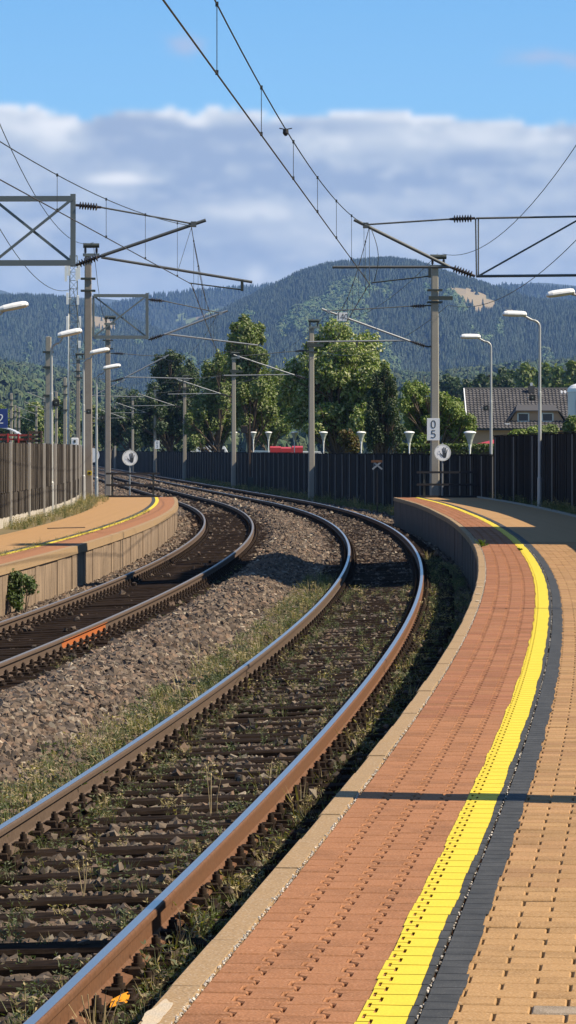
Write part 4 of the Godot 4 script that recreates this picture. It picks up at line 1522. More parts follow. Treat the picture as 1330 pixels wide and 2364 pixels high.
func build_far_masts():
	# masts of the sidings behind the left fence: px, top py, depth
	var list = [
		[112.0, 778.0, 165.0, "broad weathered mast just behind the leftmost whole lamp post"],
		[150.0, 872.0, 300.0, "slim siding mast left of the lattice tower"],
		[130.0, 905.0, 360.0, "slim siding mast behind the leftmost loudspeaker"],
		[105.0, 915.0, 400.0, "thin siding mast left of the broad weathered mast"],
		[84.0, 938.0, 470.0, "thin pale siding mast standing in the bright shrubs"],
		[44.0, 940.0, 460.0, "rightmost of three thin masts near the blue sign"],
		[35.0, 936.0, 430.0, "middle one of three thin masts near the blue sign"],
		[26.0, 908.0, 380.0, "tallest of three thin masts near the blue sign"]]
	for q in list:
		var top = at(q[0], q[1], q[2])
		var base = Vector3(top.x, -1.1, top.z)
		var root = thing("siding_mast", q[3], "mast", base, "masts of the sidings at left")
		var mb = MB.new()
		post_mesh(mb, base, top.y, 0.34, 0.27, Basis())
		part(mb, "post", M.concrete, root)
		for y in [top.y - 0.75, top.y - 1.5, top.y - 2.9]:
			mb = MB.new()
			mb.box(Vector3(base.x, y, base.z + 0.15), Vector3(0.55, 0.1, 0.12))
			part(mb, "band", M.dark_steel, root)
		if q[2] > 200.0:
			mb = MB.new()
			mb.tube(Vector3(base.x - 0.15, 5.6, base.z), Vector3(base.x - 3.4, 6.9, base.z), 0.03, 0.03, 6)
			part(mb, "strut", M.galv, root)
			mb = MB.new()
			mb.tube(Vector3(base.x - 0.15, 7.0, base.z), Vector3(base.x - 3.2, 6.85, base.z), 0.02, 0.02, 6)
			part(mb, "tie_rod", M.galv, root)
	# lattice tower with antennas
	var foot = Vector3(at(170.0, 1039.0, 430.0).x, -1.1, -430.0)
	var tw = thing("lattice_tower", "slender steel lattice tower with white panel antennas", "tower", foot)
	var h = at(170.0, 590.0, 430.0).y
	var w = 0.62
	for q in [Vector2(-1, -1), Vector2(1, -1), Vector2(1, 1), Vector2(-1, 1)]:
		var mb = MB.new()
		mb.tube(foot + Vector3(q.x * w, 0, q.y * w), Vector3(foot.x + q.x * w * 0.75, h, foot.z + q.y * w * 0.75), 0.055, 0.045, 6)
		part(mb, "leg", M.frame_steel, tw)
	var br = MB.new()
	var n = 26
	for i in n:
		var y0 = foot.y + (h - foot.y) * i / n
		var y1 = foot.y + (h - foot.y) * (i + 1) / n
		var a = w * (1.0 - 0.25 * i / n)
		var b = w * (1.0 - 0.25 * (i + 1) / n)
		for q in [[Vector2(-1, -1), Vector2(1, -1)], [Vector2(1, -1), Vector2(1, 1)], [Vector2(1, 1), Vector2(-1, 1)], [Vector2(-1, 1), Vector2(-1, -1)]]:
			var k = q if i % 2 == 0 else [q[1], q[0]]
			br.tube(Vector3(foot.x + k[0].x * a, y0, foot.z + k[0].y * a), Vector3(foot.x + k[1].x * b, y1, foot.z + k[1].y * b), 0.025, 0.025, 4)
			br.tube(Vector3(foot.x + q[0].x * b, y1, foot.z + q[0].y * b), Vector3(foot.x + q[1].x * b, y1, foot.z + q[1].y * b), 0.02, 0.02, 4)
	part(br, "bracing", M.frame_steel, tw)
	var cable = MB.new()
	cable.tube(Vector3(foot.x - 0.72, 0, foot.z + 0.5), Vector3(foot.x - 0.62, h * 0.72, foot.z + 0.5), 0.1, 0.1, 6)
	part(cable, "cable_duct", M.lamp_white, tw)
	for q in [[-0.95, 24.4, 2.0], [-0.6, 24.9, 1.5], [0.75, 24.7, 2.0], [0.45, 24.3, 1.6], [-0.75, 21.2, 1.5], [0.6, 21.0, 1.2], [-0.75, 17.8, 2.2], [0.85, 18.0, 1.8], [0.8, 15.3, 0.9]]:
		var mb = MB.new()
		mb.cbox(Vector3(foot.x + q[0], q[1], foot.z + 0.7), Vector3(0.3, q[2], 0.16), 0.03)
		mb.beam(Vector3(foot.x + q[0] * 0.5, q[1], foot.z + 0.4), Vector3(foot.x + q[0], q[1], foot.z + 0.65), 0.06, 0.06)
		part(mb, "panel_antenna", M.lamp_white, tw)

# ---------------------------------------------------------------- lamps
func platform_lamp(label, base, y_head, dx, tilt, group):
	var t = thing("platform_lamp", label, "lamp post", base, group)
	var mb = MB.new()
	var top = y_head - 0.1 - absf(dx) * tan(tilt) * 0.9
	mb.lathe(base, UP, [[0.0, 0.075], [0.9, 0.07], [0.94, 0.055], [3.4, 0.05], [3.44, 0.042], [top - base.y - 0.25, 0.036]], 10)
	var pts = []
	var d = signf(dx)
	for i in 7:
		var a = PI * 0.5 * i / 6.0
		pts.append(Vector3(base.x + d * 0.22 * (1.0 - cos(a)), top - 0.25 + 0.2 * sin(a), base.z))
	pts.append(Vector3(base.x + dx * 0.62, y_head - 0.03 - absf(dx) * 0.35 * tan(tilt), base.z))
	mb.path(pts, 0.033, 8)
	part(mb, "pole", M.lamp_grey, t)
	# the head: a white hood over a shallow glass
	var c = Vector3(base.x + dx, y_head, base.z)
	var ax = Vector3(d * cos(tilt), sin(tilt), 0)
	var up = Vector3(-d * sin(tilt), cos(tilt), 0)
	for half in 2:
		mb = MB.new()
		var secs = []
		for q in [[-0.36, 0.3], [-0.33, 0.75], [-0.24, 0.92], [0.0, 1.0], [0.2, 0.97], [0.3, 0.8], [0.35, 0.4]]:
			var ring = []
			for i in 9:
				var a = PI * i / 8.0
				var hh = 0.115 * sin(a) if half == 0 else -0.06 * sin(a)
				ring.append(c + ax * q[0] + Vector3(0, 0, 1) * cos(a) * 0.15 * q[1] + up * hh * q[1] + (up * 0.002 if half == 0 else -up * 0.002))
			secs.append(ring)
		for k in secs.size() - 1:
			for i in 8:
				mb.quad(secs[k][i], secs[k][i + 1], secs[k + 1][i + 1], secs[k + 1][i], c)
		for i in 7:
			mb.tri(secs[0][0], secs[0][i + 1], secs[0][i + 2], c)
			mb.tri(secs[-1][0], secs[-1][i + 1], secs[-1][i + 2], c)
		part(mb, "hood" if half == 0 else "lens", M.lamp_white if half == 0 else M.lens_glass, t)
	return t

func loudspeaker(label, p, size):
	var t = thing("loudspeaker", label, "loudspeaker", p, "loudspeakers on the lamp posts")
	var mb = MB.new()
	mb.cbox(p, Vector3(size, size, size * 0.7), 0.01)
	part(mb, "cabinet", M.black, t)
	mb = MB.new()
	mb.lathe(p + Vector3(0, 0, size * 0.352), Vector3(0, 0, 1), [[0.0, size * 0.34], [0.01, size * 0.34], [0.01, size * 0.14], [0.004, 0.0]], 12)
	part(mb, "cone", M.dark_steel, t)
	mb = MB.new()
	mb.lathe(p + Vector3(0, 0, size * 0.36), Vector3(0, 0, 1), [[0.0, size * 0.13], [0.012, size * 0.09], [0.016, 0.0]], 8)
	part(mb, "dust_cap", M.galv, t)
	mb = MB.new()
	mb.beam(p + Vector3(-size * 0.5, 0, 0), p + Vector3(-size * 0.95, 0, 0), 0.03, 0.03)
	part(mb, "bracket", M.galv, t)

func build_lamps():
	var g = "lamps along the near platform"
	platform_lamp("lamp post near the far end of the near platform, lowest of the right lamps", Vector3(7.05, -0.02, -115.8), 5.62, -0.72, 0.0, g)
	platform_lamp("lamp post standing before the tall dark fence, middle of the right lamps", Vector3(7.36, -0.02, -97.5), 5.66, -0.74, 0.02, g)
	platform_lamp("lamp whose head alone juts in at the right picture edge", Vector3(7.46, -0.02, -82.5), 5.56, -0.72, -0.14, g)
	platform_lamp("lamp post beside the platform casting the thin shadow line", Vector3(5.62, -0.02, -35.2), 5.55, -0.72, 0.0, g)
	g = "lamps along the opposite platform"
	platform_lamp("lamp whose white head alone shows at the left picture edge", Vector3(-7.25, -0.12, -80.0), 5.12, 0.68, 0.2, g)
	platform_lamp("lamp post beside the board fence with a reddish base, leftmost whole lamp", Vector3(at(119.0, 0, 94.0).x, -0.12, -94.0), 4.98, 0.52, 0.22, g)
	platform_lamp("lamp post standing right in front of the thick truss mast", Vector3(at(193.0, 0, 118.0).x, -0.12, -118.0), 5.18, 0.58, 0.2, g)
	platform_lamp("lamp post between truss mast and grey mast, rightmost of the left lamps", Vector3(at(223.0, 0, 133.0).x, -0.3, -133.0), 5.0, 0.62, 0.18, g)
	loudspeaker("black loudspeaker on the leftmost whole lamp post", at(130.0, 930.0, 94.0), 0.17)
	loudspeaker("black loudspeaker on the lamp before the truss mast", at(205.0, 950.0, 117.8), 0.17)
	loudspeaker("smallest black loudspeaker, right of the truss mast", at(237.0, 965.0, 133.0), 0.17)
	loudspeaker("black loudspeaker seen against the house roof's left part", at(1122.0, 942.0, 115.8), 0.18)
	loudspeaker("black loudspeaker seen against the roof above the dormer", at(1229.0, 918.0, 97.4), 0.18)

# ---------------------------------------------------------------- signs and railings
func lettering(text, parent, pos, height, mat, basis = Basis()):
	var f = SystemFont.new()
	f.font_names = PackedStringArray(["Droid Sans"])
	var tm = TextMesh.new()
	tm.text = text
	tm.font = f
	tm.font_size = 64
	tm.pixel_size = height / 64.0 / 0.72
	tm.depth = 0.006
	tm.curve_step = 2.0
	tm.horizontal_alignment = HORIZONTAL_ALIGNMENT_CENTER
	tm.vertical_alignment = VERTICAL_ALIGNMENT_CENTER
	var o = MeshInstance3D.new()
	o.name = "lettering"
	o.mesh = tm
	o.material_override = mat
	o.transform = Transform3D(basis, pos - org[parent])
	org[o] = org[parent]
	parent.add_child(o, true)
	return o

func disc_poly(r, n = 32):
	var p = PackedVector2Array()
	for i in n:
		p.append(Vector2(cos(TAU * i / n), sin(TAU * i / n)) * r)
	return p

func capsule_poly(a, b, r):
	var p = PackedVector2Array()
	var d = (b - a).angle()
	for i in 7:
		p.append(b + Vector2.from_angle(d - PI / 2 + PI * i / 6.0) * r)
	for i in 7:
		p.append(a + Vector2.from_angle(d + PI / 2 + PI * i / 6.0) * r)
	return p

func hand_sign(label, c, foot_y, r, yaw):
	var t = thing("warning_sign", label, "sign", Vector3(c.x, foot_y, c.z), "round hand signs")
	var b = Basis(UP, yaw)
	var mb = MB.new()
	mb.tube(Vector3(c.x, foot_y, c.z) - b.z * 0.05, c - b.z * 0.05 + UP * (r + 0.05), 0.03, 0.03, 8)
	part(mb, "post", M.galv, t)
	mb = MB.new()
	mb.plate(disc_poly(r), c - b.z * 0.015, b.x, b.y, 0.015)
	var disc = part(mb, "disc", M.sign_white, t)
	# rim
	mb = MB.new()
	var n = 32
	for i in n:
		var a0 = TAU * i / n
		var a1 = TAU * (i + 1) / n
		var q = []
		for k in [[a0, r - 0.028], [a1, r - 0.028], [a1, r + 0.004], [a0, r + 0.004]]:
			q.append(c + b.x * cos(k[0]) * k[1] + b.y * sin(k[0]) * k[1] + b.z * 0.004)
		mb.quad(q[0], q[1], q[2], q[3], c - b.z)
		mb.quad(q[2], q[3], q[3] - b.z * 0.022, q[2] - b.z * 0.022, c)
	part(mb, "rim", M.lens_glass, disc)
	# the hand
	var u = r / 0.3
	var palm = PackedVector2Array()
	for q in [Vector2(-0.055, -0.02), Vector2(0.045, -0.01), Vector2(0.07, -0.04), Vector2(0.055, -0.13), Vector2(0.03, -0.155), Vector2(-0.02, -0.155), Vector2(-0.05, -0.12)]:
		palm.append(q)
	var shape = palm
	for q in [[Vector2(-0.04, -0.03), Vector2(-0.062, 0.10), 0.0135], [Vector2(-0.008, -0.03), Vector2(-0.014, 0.135), 0.0145], [Vector2(0.026, -0.03), Vector2(0.034, 0.12), 0.0135], [Vector2(0.054, -0.045), Vector2(0.085, 0.07), 0.012], [Vector2(-0.04, -0.12), Vector2(-0.125, -0.035), 0.015]]:
		var m = Geometry2D.merge_polygons(shape, capsule_poly(q[0], q[1], q[2]))
		var best = m[0]
		for e in m:
			if e.size() > best.size():
				best = e
		shape = best
	var poly = PackedVector2Array()
	for q in shape:
		poly.append((q * Vector2(1.2, 1.3) + Vector2(0.065, 0.012)) * u)
	mb = MB.new()
	mb.plate(poly, c + b.z * 0.001, b.x, b.y, 0.004)
	part(mb, "hand_symbol", M.ink, disc)
	# the faint face beside it: outlines only
	mb = MB.new()
	for i in 18:
		var a0 = TAU * i / 18.0
		var a1 = TAU * (i + 1) / 18.0
		mb.beam(c + b.x * (-0.14 + 0.052 * cos(a0)) * u + b.y * (0.0 + 0.065 * sin(a0)) * u + b.z * 0.003, c + b.x * (-0.14 + 0.052 * cos(a1)) * u + b.y * (0.0 + 0.065 * sin(a1)) * u + b.z * 0.003, 0.006, 0.005)
	for q in [[-0.17, -0.06, -0.2, -0.12], [-0.11, -0.06, -0.03, -0.17], [-0.15, 0.012, -0.135, 0.012], [-0.155, -0.03, -0.13, -0.028]]:
		mb.beam(c + b.x * q[0] * u + b.y * q[1] * u + b.z * 0.003, c + b.x * q[2] * u + b.y * q[3] * u + b.z * 0.003, 0.006, 0.005)
	part(mb, "face_outline", M.faint_ink, disc)
	for a in [0.9, 2.25, 4.0, 5.4]:
		mb = MB.new()
		mb.lathe(c + b.x * cos(a) * (r - 0.04) + b.y * sin(a) * (r - 0.04), b.z, [[0.0, 0.012], [0.008, 0.01], [0.009, 0.0]], 8)
		part(mb, "bolt", M.dark_steel, disc)

func number_plate(label, c, w, h, lines, th, basis = Basis()):
	var t = thing("number_plate", label, "sign", c - UP * h * 0.5)
	var mb = MB.new()
	mb.cbox(c, Vector3(w, h, 0.02), 0.003, basis)
	part(mb, "plate", M.sign_white, t)
	for i in lines.size():
		var y = (lines.size() - 1) * 0.5 - i
		lettering(lines[i], t, c + UP * y * h / lines.size() * 0.88 + basis.z * 0.013, th, M.ink, basis)
	return t

func railing(label, s, o0, o1, y, h):
	var t = thing("end_railing", label, "railing", tp(s, (o0 + o1) * 0.5, y), "railings closing the platform ends")
	for o in [lerpf(o0, o1, 0.12), lerpf(o0, o1, 0.88)]:
		var mb = MB.new()
		mb.box(tp(s, o, y + h * 0.5), Vector3(0.07, h, 0.07), tb(s))
		part(mb, "post", M.dark_steel, t)
	for k in [0.03, 0.5, 0.97]:
		var mb = MB.new()
		mb.beam(tp(s - 0.06, o0, y + h * k), tp(s - 0.06, o1, y + h * k), 0.05, 0.075 if k > 0.1 else 0.09)
		part(mb, "bar", M.black, t)

func build_signs():
	var c05 = at(1000.5, 991.0, 123.93)
	number_plate("white plate with 0 above 5 on the right mast", c05, 0.47, 0.82, ["0", "5"], 0.29)
	number_plate("small white plate with 0 above 3 on a far mast", at(363.0, 1026.5, 361.6), 0.52, 0.9, ["0", "3"], 0.3)
	number_plate("white plate reading 140 hanging from the 05 mast's bracket", at(790.5, 731.0, 123.2), 0.4, 0.3, ["140"], 0.19)
	hand_sign("round white stop-hand sign beside the 05 mast", at(1022.0, 1045.0, 120.6), 0.0, 0.3, 0.12)
	hand_sign("round white stop-hand sign behind the left railing", at(300.0, 1057.0, 129.6), -0.1, 0.3, 0.12)
	var h3 = hand_sign_back(at(213.0, 1051.0, 138.0))
	railing("dark three-bar railing closing the near platform's end", s_of(119.3), 2.85, 5.1, 0.0, 0.93)
	railing("dark three-bar railing closing the opposite platform's end", s_of(127.6), -8.35, -6.3, -0.1, 0.93)

func hand_sign_back(c):
	var t = thing("round_board", "round pale board half hidden behind the truss mast", "sign", Vector3(c.x, -0.6, c.z))
	var mb = MB.new()
	mb.plate(disc_poly(0.3), c, Vector3.RIGHT, UP, 0.015)
	part(mb, "disc", M.sign_white, t)
	mb = MB.new()
	mb.tube(Vector3(c.x, -0.6, c.z - 0.04), c + Vector3(0, 0.3, -0.04), 0.03, 0.03, 8)
	part(mb, "post", M.galv, t)
	return t

# ---------------------------------------------------------------- beyond the fence
func park_lamp(label, px, z):
	var head = at(px, 998.0, z)
	var base = Vector3(head.x, -1.15, -z)
	var y = head.y
	var t = thing("park_lamp", label, "street lamp", base, "white funnel lamps behind the long fence")
	var mb = MB.new()
	mb.lathe(base, UP, [[0.0, 0.06], [y - base.y - 1.0, 0.034], [y - base.y - 0.7, 0.042], [y - base.y - 0.5, 0.075], [y - base.y - 0.49, 0.0]], 10)
	part(mb, "pole", M.lamp_white, t)
	mb = MB.new()
	mb.lathe(Vector3(base.x, y - 0.5, base.z), UP, [[0.0, 0.08], [0.2, 0.13], [0.45, 0.24], [0.46, 0.0]], 14)
	part(mb, "funnel", M.funnel, t)
	mb = MB.new()
	mb.lathe(Vector3(base.x, y - 0.05, base.z), UP, [[0.0, 0.25], [0.03, 0.27], [0.07, 0.24], [0.1, 0.13], [0.11, 0.0]], 14)
	part(mb, "cap", M.lamp_white, t)

func build_beyond_fence():
	var names = ["nearest funnel lamp, right of the 05 mast", "funnel lamp just left of the 05 mast", "funnel lamp against the dark columnar evergreen's left side", "funnel lamp just right of the second right mast", "funnel lamp just left of the second right mast", "funnel lamp at the left end of the red stall", "funnel lamp behind the signal post", "funnel lamp just left of the third right mast", "small funnel lamp left of the white cars", "smaller funnel lamp beside the fourth right mast", "smallest funnel lamp at the fourth right mast"]
	var pl = [[1085.0, 140.0], [945.0, 163.0], [834.0, 186.0], [747.0, 203.0], [680.0, 220.0], [620.0, 238.0], [585.0, 255.0], [541.0, 272.0], [493.0, 300.0], [462.0, 330.0], [447.0, 370.0]]
	for i in pl.size():
		park_lamp(names[i], pl[i][0], pl[i][1])
	build_house()
	# silo at the right edge
	var p = Vector3(at(1342.0, 0, 235.0).x, -1.15, -235.0)
	var t = thing("silo", "grey and white round-topped silo with a blue panel at the right edge", "silo", p)
	var mb = MB.new()
	var y1 = at(0, 905.0, 235.0).y
	mb.lathe(p, UP, [[0.0, 0.95], [y1 + 1.15, 0.95]], 24)
	part(mb, "shell", M.zinc, t)
	mb = MB.new()
	mb.lathe(Vector3(p.x, y1, p.z), UP, [[0.0, 1.0], [0.25, 0.95], [0.45, 0.75], [0.58, 0.4], [0.62, 0.0]], 24)
	part(mb, "dome", M.lamp_white, t)
	mb = MB.new()
	mb.box(Vector3(p.x + 0.1, at(0, 945.0, 235.0).y, p.z + 0.96), Vector3(1.1, 1.25, 0.14))
	part(mb, "blue_panel", M.blue, t)
	# red stall
	p = Vector3(at(662.0, 0, 260.0).x, -1.15, -260.0)
	t = thing("market_stall", "red fabric stall roof showing above the long fence", "stall", p)
	for q in [[-1.25, -0.3], [-1.25, 0.9], [1.2, -0.3], [1.2, 0.9]]:
		mb = MB.new()
		mb.box(Vector3(p.x + q[0], 0.2, p.z + q[1]), Vector3(0.06, 2.7, 0.06))
		part(mb, "pole", M.galv, t)
	mb = MB.new()
	for k in 3:
		var x0 = p.x - 1.3 + k * 0.86
		var y = [1.88, 1.82, 1.9][k]
		mb.hexa([Vector3(x0, 1.3, p.z + 1.0), Vector3(x0 + 0.84, 1.3, p.z + 1.0), Vector3(x0 + 0.84, 1.3, p.z - 0.4), Vector3(x0, 1.3, p.z - 0.4), Vector3(x0, y, p.z + 1.0), Vector3(x0 + 0.84, y, p.z + 1.0), Vector3(x0 + 0.84, y + 0.12, p.z - 0.4), Vector3(x0, y + 0.12, p.z - 0.4)])
	part(mb, "canopy", M.red_paint, t)
	# a red parasol left of the tall fence
	p = Vector3(at(1140.0, 0, 200.0).x, -1.15, -200.0)
	t = thing("parasol", "flat red parasol top peeping over the fence before the house", "parasol", p)
	mb = MB.new()
	mb.tube(p, p + UP * 3.4, 0.025, 0.025, 8)
	part(mb, "pole", M.galv, t)
	mb = MB.new()
	mb.lathe(p + UP * 3.18, UP, [[0.0, 1.05], [0.06, 1.0], [0.28, 0.06], [0.3, 0.0]], 8)
	part(mb, "canopy", M.red_paint, t)
	# parked white cars whose roofs show
	var cars = [["white van roof showing left of the third right mast", 500.0, 345.0, 2.35, true], ["white car parked behind the fence, left of the red stall", 612.0, 300.0, 1.95, false], ["white van behind the fence at the fourth right mast", 455.0, 385.0, 2.4, true], ["pale car right of the red stall behind the fence", 716.0, 275.0, 1.9, false]]
	for q in cars:
		parked_car(q[0], Vector3(at(q[1], 0, q[2]).x, -1.15 + (0.0 if q[4] else 0.9), -q[2]), q[3] + (1.0 if q[4] else 0.0), q[4])
	# signal post and its target board
	p = Vector3(at(577.0, 0, 226.0).x, -1.1, -226.0)
	t = thing("signal_post", "rust-brown signal post with a square board beside the third mast", "signal", p)
	mb = MB.new()
	mb.box(Vector3(p.x, 1.4, p.z), Vector3(0.12, 5.0, 0.12))
	part(mb, "post", M.rust_grey, t)
	mb = MB.new()
	mb.cbox(Vector3(p.x - 0.36, at(0, 991.0, 226.0).y, p.z + 0.05), Vector3(0.46, 0.5, 0.06), 0.01)
	mb.beam(Vector3(p.x, 3.1, p.z), Vector3(p.x - 0.36, 3.1, p.z), 0.05, 0.05)
	part(mb, "board_frame", M.rust_grey, t)
	mb = MB.new()
	mb.box(Vector3(p.x - 0.36, at(0, 991.0, 226.0).y, p.z + 0.09), Vector3(0.36, 0.38, 0.03))
	part(mb, "board", M.black, t)
	mb = MB.new()
	mb.cbox(Vector3(p.x + 0.05, -0.6, p.z + 0.1), Vector3(0.4, 0.9, 0.35), 0.03)
	part(mb, "cabinet", M.dark_steel, t)
	# the little crossed marker before the fence
	p = Vector3(at(871.0, 0, 138.0).x, -1.1, -138.0)
	t = thing("crossed_marker", "small marker of crossed grey boards under a rusty plate", "sign", p)
	mb = MB.new()
	mb.box(Vector3(p.x, 0.05, p.z), Vector3(0.05, 2.3, 0.05))
	part(mb, "post", M.black, t)
	var cy = at(0, 1074.0, 138.0).y
	for sd in [-1.0, 1.0]:
		mb = MB.new()
		mb.beam(Vector3(p.x - sd * 0.2, cy - 0.17, p.z + 0.05 + sd * 0.012), Vector3(p.x + sd * 0.14, cy + 0.12, p.z + 0.05 + sd * 0.012), 0.02, 0.07)
		part(mb, "cross_board", M.galv, t)
	mb = MB.new()
	mb.box(Vector3(p.x - 0.02, cy + 0.16, p.z + 0.06), Vector3(0.46, 0.1, 0.03))
	part(mb, "plate", M.rust, t)

func parked_car(label, base, h, van):
	var t = thing("parked_car", label, "van" if van else "car", base, "cars parked beyond the long fence")
	var l = 4.6
	var b = base
	var side = PackedVector2Array([Vector2(-l * 0.5, 0.35), Vector2(l * 0.5, 0.35), Vector2(l * 0.5, h * 0.52), Vector2(l * 0.34, h * 0.58), Vector2(l * 0.18, h * 0.97), Vector2(-l * (0.48 if van else 0.3), h), Vector2(-l * 0.5, h * (0.9 if van else 0.62))])
	var mb = MB.new()
	mb.plate(side, b + Vector3(0, 0, -0.85), Vector3.RIGHT, UP, 1.7)
	part(mb, "body", M.white, t)
	for q in [[0.12, 0.26], [-0.2, 0.22]]:
		mb = MB.new()
		mb.box(b + Vector3(l * q[0] - 0.3, h * 0.76, 0.86), Vector3(l * q[1], h * 0.24, 0.02))
		part(mb, "window", M.glass, t)
	for x in [-0.31, 0.31]:
		for z in [-0.8, 0.8]:
			mb = MB.new()
			mb.tube(b + Vector3(x * l, 0.32, z - 0.1), b + Vector3(x * l, 0.32, z + 0.1), 0.32, 0.32, 12)
			part(mb, "wheel", M.black, t)

func build_house():
	var z = 275.0
	var left = at(1077.0, 0, z).x
	var right = at(1345.0, 0, z).x
	var ridge = at(0, 899.0, z + 3.0).y
	var eave = at(0, 990.0, z - 2.5).y
	var base = Vector3((left + right) * 0.5, -1.15, -z)
	var t = thing("house", "house with a dark tiled roof, dormer and peach walls", "house", base)
	var zf = -z + 2.2
	var mb = MB.new()
	mb.box(Vector3(base.x, (eave + 0.2 - 1.15) * 0.5 - 0.1, -z - 0.6), Vector3(right - left - 1.0, eave + 1.15 + 0.2, 5.2))
	part(mb, "wall", M.plaster, t)
	# gables
	for x in [left + 0.5, right - 0.5]:
		mb = MB.new()
		mb.plate(PackedVector2Array([Vector2(-7.4, eave - 0.15), Vector2(1.9, eave - 0.15), Vector2(-3.0, ridge - 0.35)]), Vector3(x, 0, -z), Vector3(0, 0, 1), UP, 0.12)
		part(mb, "gable", M.plaster_pale, t)
	# roof deck, then tiles in courses
	var r0 = Vector3(left, ridge, -z - 3.0)
	var e0 = Vector3(left, eave, -z + 2.5)
	mb = MB.new()
	mb.hexa([r0 - UP * 0.12, Vector3(right, ridge - 0.12, r0.z), Vector3(right, eave - 0.12, e0.z), e0 - UP * 0.12, r0, Vector3(right, ridge, r0.z), Vector3(right, eave, e0.z), e0])
	mb.hexa([r0 - UP * 0.12, Vector3(right, ridge - 0.12, r0.z), Vector3(right, eave - 0.12, r0.z - 5.0), Vector3(left, eave - 0.12, r0.z - 5.0), r0 - UP * 0.002, Vector3(right, ridge - 0.002, r0.z), Vector3(right, eave, r0.z - 5.0), Vector3(left, eave, r0.z - 5.0)])
	var roof = part(mb, "roof", M.roof_b, t)
	var slope = (e0 - r0)
	var len = slope.length()
	var dir = slope / len
	var nrm = Vector3.RIGHT.cross(dir)
	if nrm.y < 0:
		nrm = -nrm
	var tile = MB.new()
	var tw = 0.30
	var tl = len / 17.0
	# a pantile: a rounded roll and a flat trough
	var sec = [Vector2(-0.15, 0.0), Vector2(-0.11, 0.045), Vector2(-0.05, 0.06), Vector2(0.0, 0.04), Vector2(0.04, 0.008), Vector2(0.15, 0.0)]
	for i in sec.size() - 1:
		tile.quad(Vector3(sec[i].x, sec[i].y, 0), Vector3(sec[i + 1].x, sec[i + 1].y, 0), Vector3(sec[i + 1].x, sec[i + 1].y + 0.05, tl), Vector3(sec[i].x, sec[i].y + 0.05, tl), Vector3(0, -1, tl * 0.5))
		tile.quad(Vector3(sec[i].x, sec[i].y + 0.05, tl), Vector3(sec[i + 1].x, sec[i + 1].y + 0.05, tl), Vector3(sec[i + 1].x, 0.0, tl), Vector3(sec[i].x, 0.0, tl), Vector3(0, 0, -9))
	var tm = tile.mesh()
	var xs = []
	var cs = []
	var b = Basis(Vector3.RIGHT, nrm, dir)
	for i in 17:
		var k = 0
		while left + tw * (k + 0.5) < right:
			xs.append(Transform3D(b, r0 + dir * tl * i + Vector3.RIGHT * tw * (k + 0.5) + nrm * 0.012 - org[t]))
			var g = rng.randf_range(0.75, 1.2)
			cs.append(Color(0.07 * g, 0.067 * g, 0.07 * g))
			k += 1
	multi(tm, "roof_tiles", M.needle, roof, xs, cs)
	mb = MB.new()
	mb.tube(r0 + UP * 0.04, Vector3(right, ridge + 0.04, r0.z), 0.1, 0.1, 8)
	part(mb, "ridge_tiles", M.roof, roof)
	mb = MB.new()
	mb.beam(r0 + Vector3(-0.05, 0.02, 0), e0 + Vector3(-0.05, 0.02, 0), 0.08, 0.22)
	part(mb, "verge_board", M.white, roof)
	# chimney
	mb = MB.new()
	mb.box(Vector3(at(1232.0, 0, z).x, ridge - 0.02, r0.z + 0.5), Vector3(0.5, 0.6, 0.4))
	part(mb, "chimney", M.roof, roof)
	mb = MB.new()
	mb.box(Vector3(at(1232.0, 0, z).x, ridge + 0.42, r0.z + 0.5), Vector3(0.2, 0.26, 0.2))
	part(mb, "chimney_cap", M.zinc, roof)
	# skylights
	for q in [[1301.0, 908.0, 0.5]]:
		mb = MB.new()
		var c = at(q[0], q[1], z + 2.6)
		mb.cbox(c + nrm * 0.1, Vector3(0.5, 0.1, 0.5), 0.02, b)
		part(mb, "skylight", M.zinc, roof)
	# dormer: own little roof, front wall, two windows
	var dx0 = at(1168.0, 0, z).x
	var dx1 = at(1306.0, 0, z).x
	var dm = MB.new()
	var yb = at(0, 976.0, z - 1.9).y
	var yt = at(0, 949.0, z - 1.9).y
	var zd = -z + 1.55
	var cx = (dx0 + dx1) * 0.5
	var w0 = (dx1 - dx0) * 0.5
	dm.plate(PackedVector2Array([Vector2(-w0 * 0.92, yb), Vector2(w0 * 0.92, yb), Vector2(w0 * 0.68, yt), Vector2(-w0 * 0.68, yt)]), Vector3(cx, 0, zd - 0.1), Vector3.RIGHT, UP, 0.1)
	var dormer = part(dm, "dormer", M.plaster, t)
	mb = MB.new()
	var ytop = at(0, 934.0, z + 0.2).y
	# roof of the dormer: main sheet and two sloping cheeks
	mb.hexa([Vector3(cx - w0 * 0.72, yt - 0.02, zd + 0.3), Vector3(cx + w0 * 0.72, yt - 0.02, zd + 0.3), Vector3(cx + w0 * 0.6, ytop, zd - 2.6), Vector3(cx - w0 * 0.6, ytop, zd - 2.6), Vector3(cx - w0 * 0.72, yt + 0.06, zd + 0.3), Vector3(cx + w0 * 0.72, yt + 0.06, zd + 0.3), Vector3(cx + w0 * 0.6, ytop + 0.08, zd - 2.6), Vector3(cx - w0 * 0.6, ytop + 0.08, zd - 2.6)])
	part(mb, "dormer_roof", M.roof, dormer)
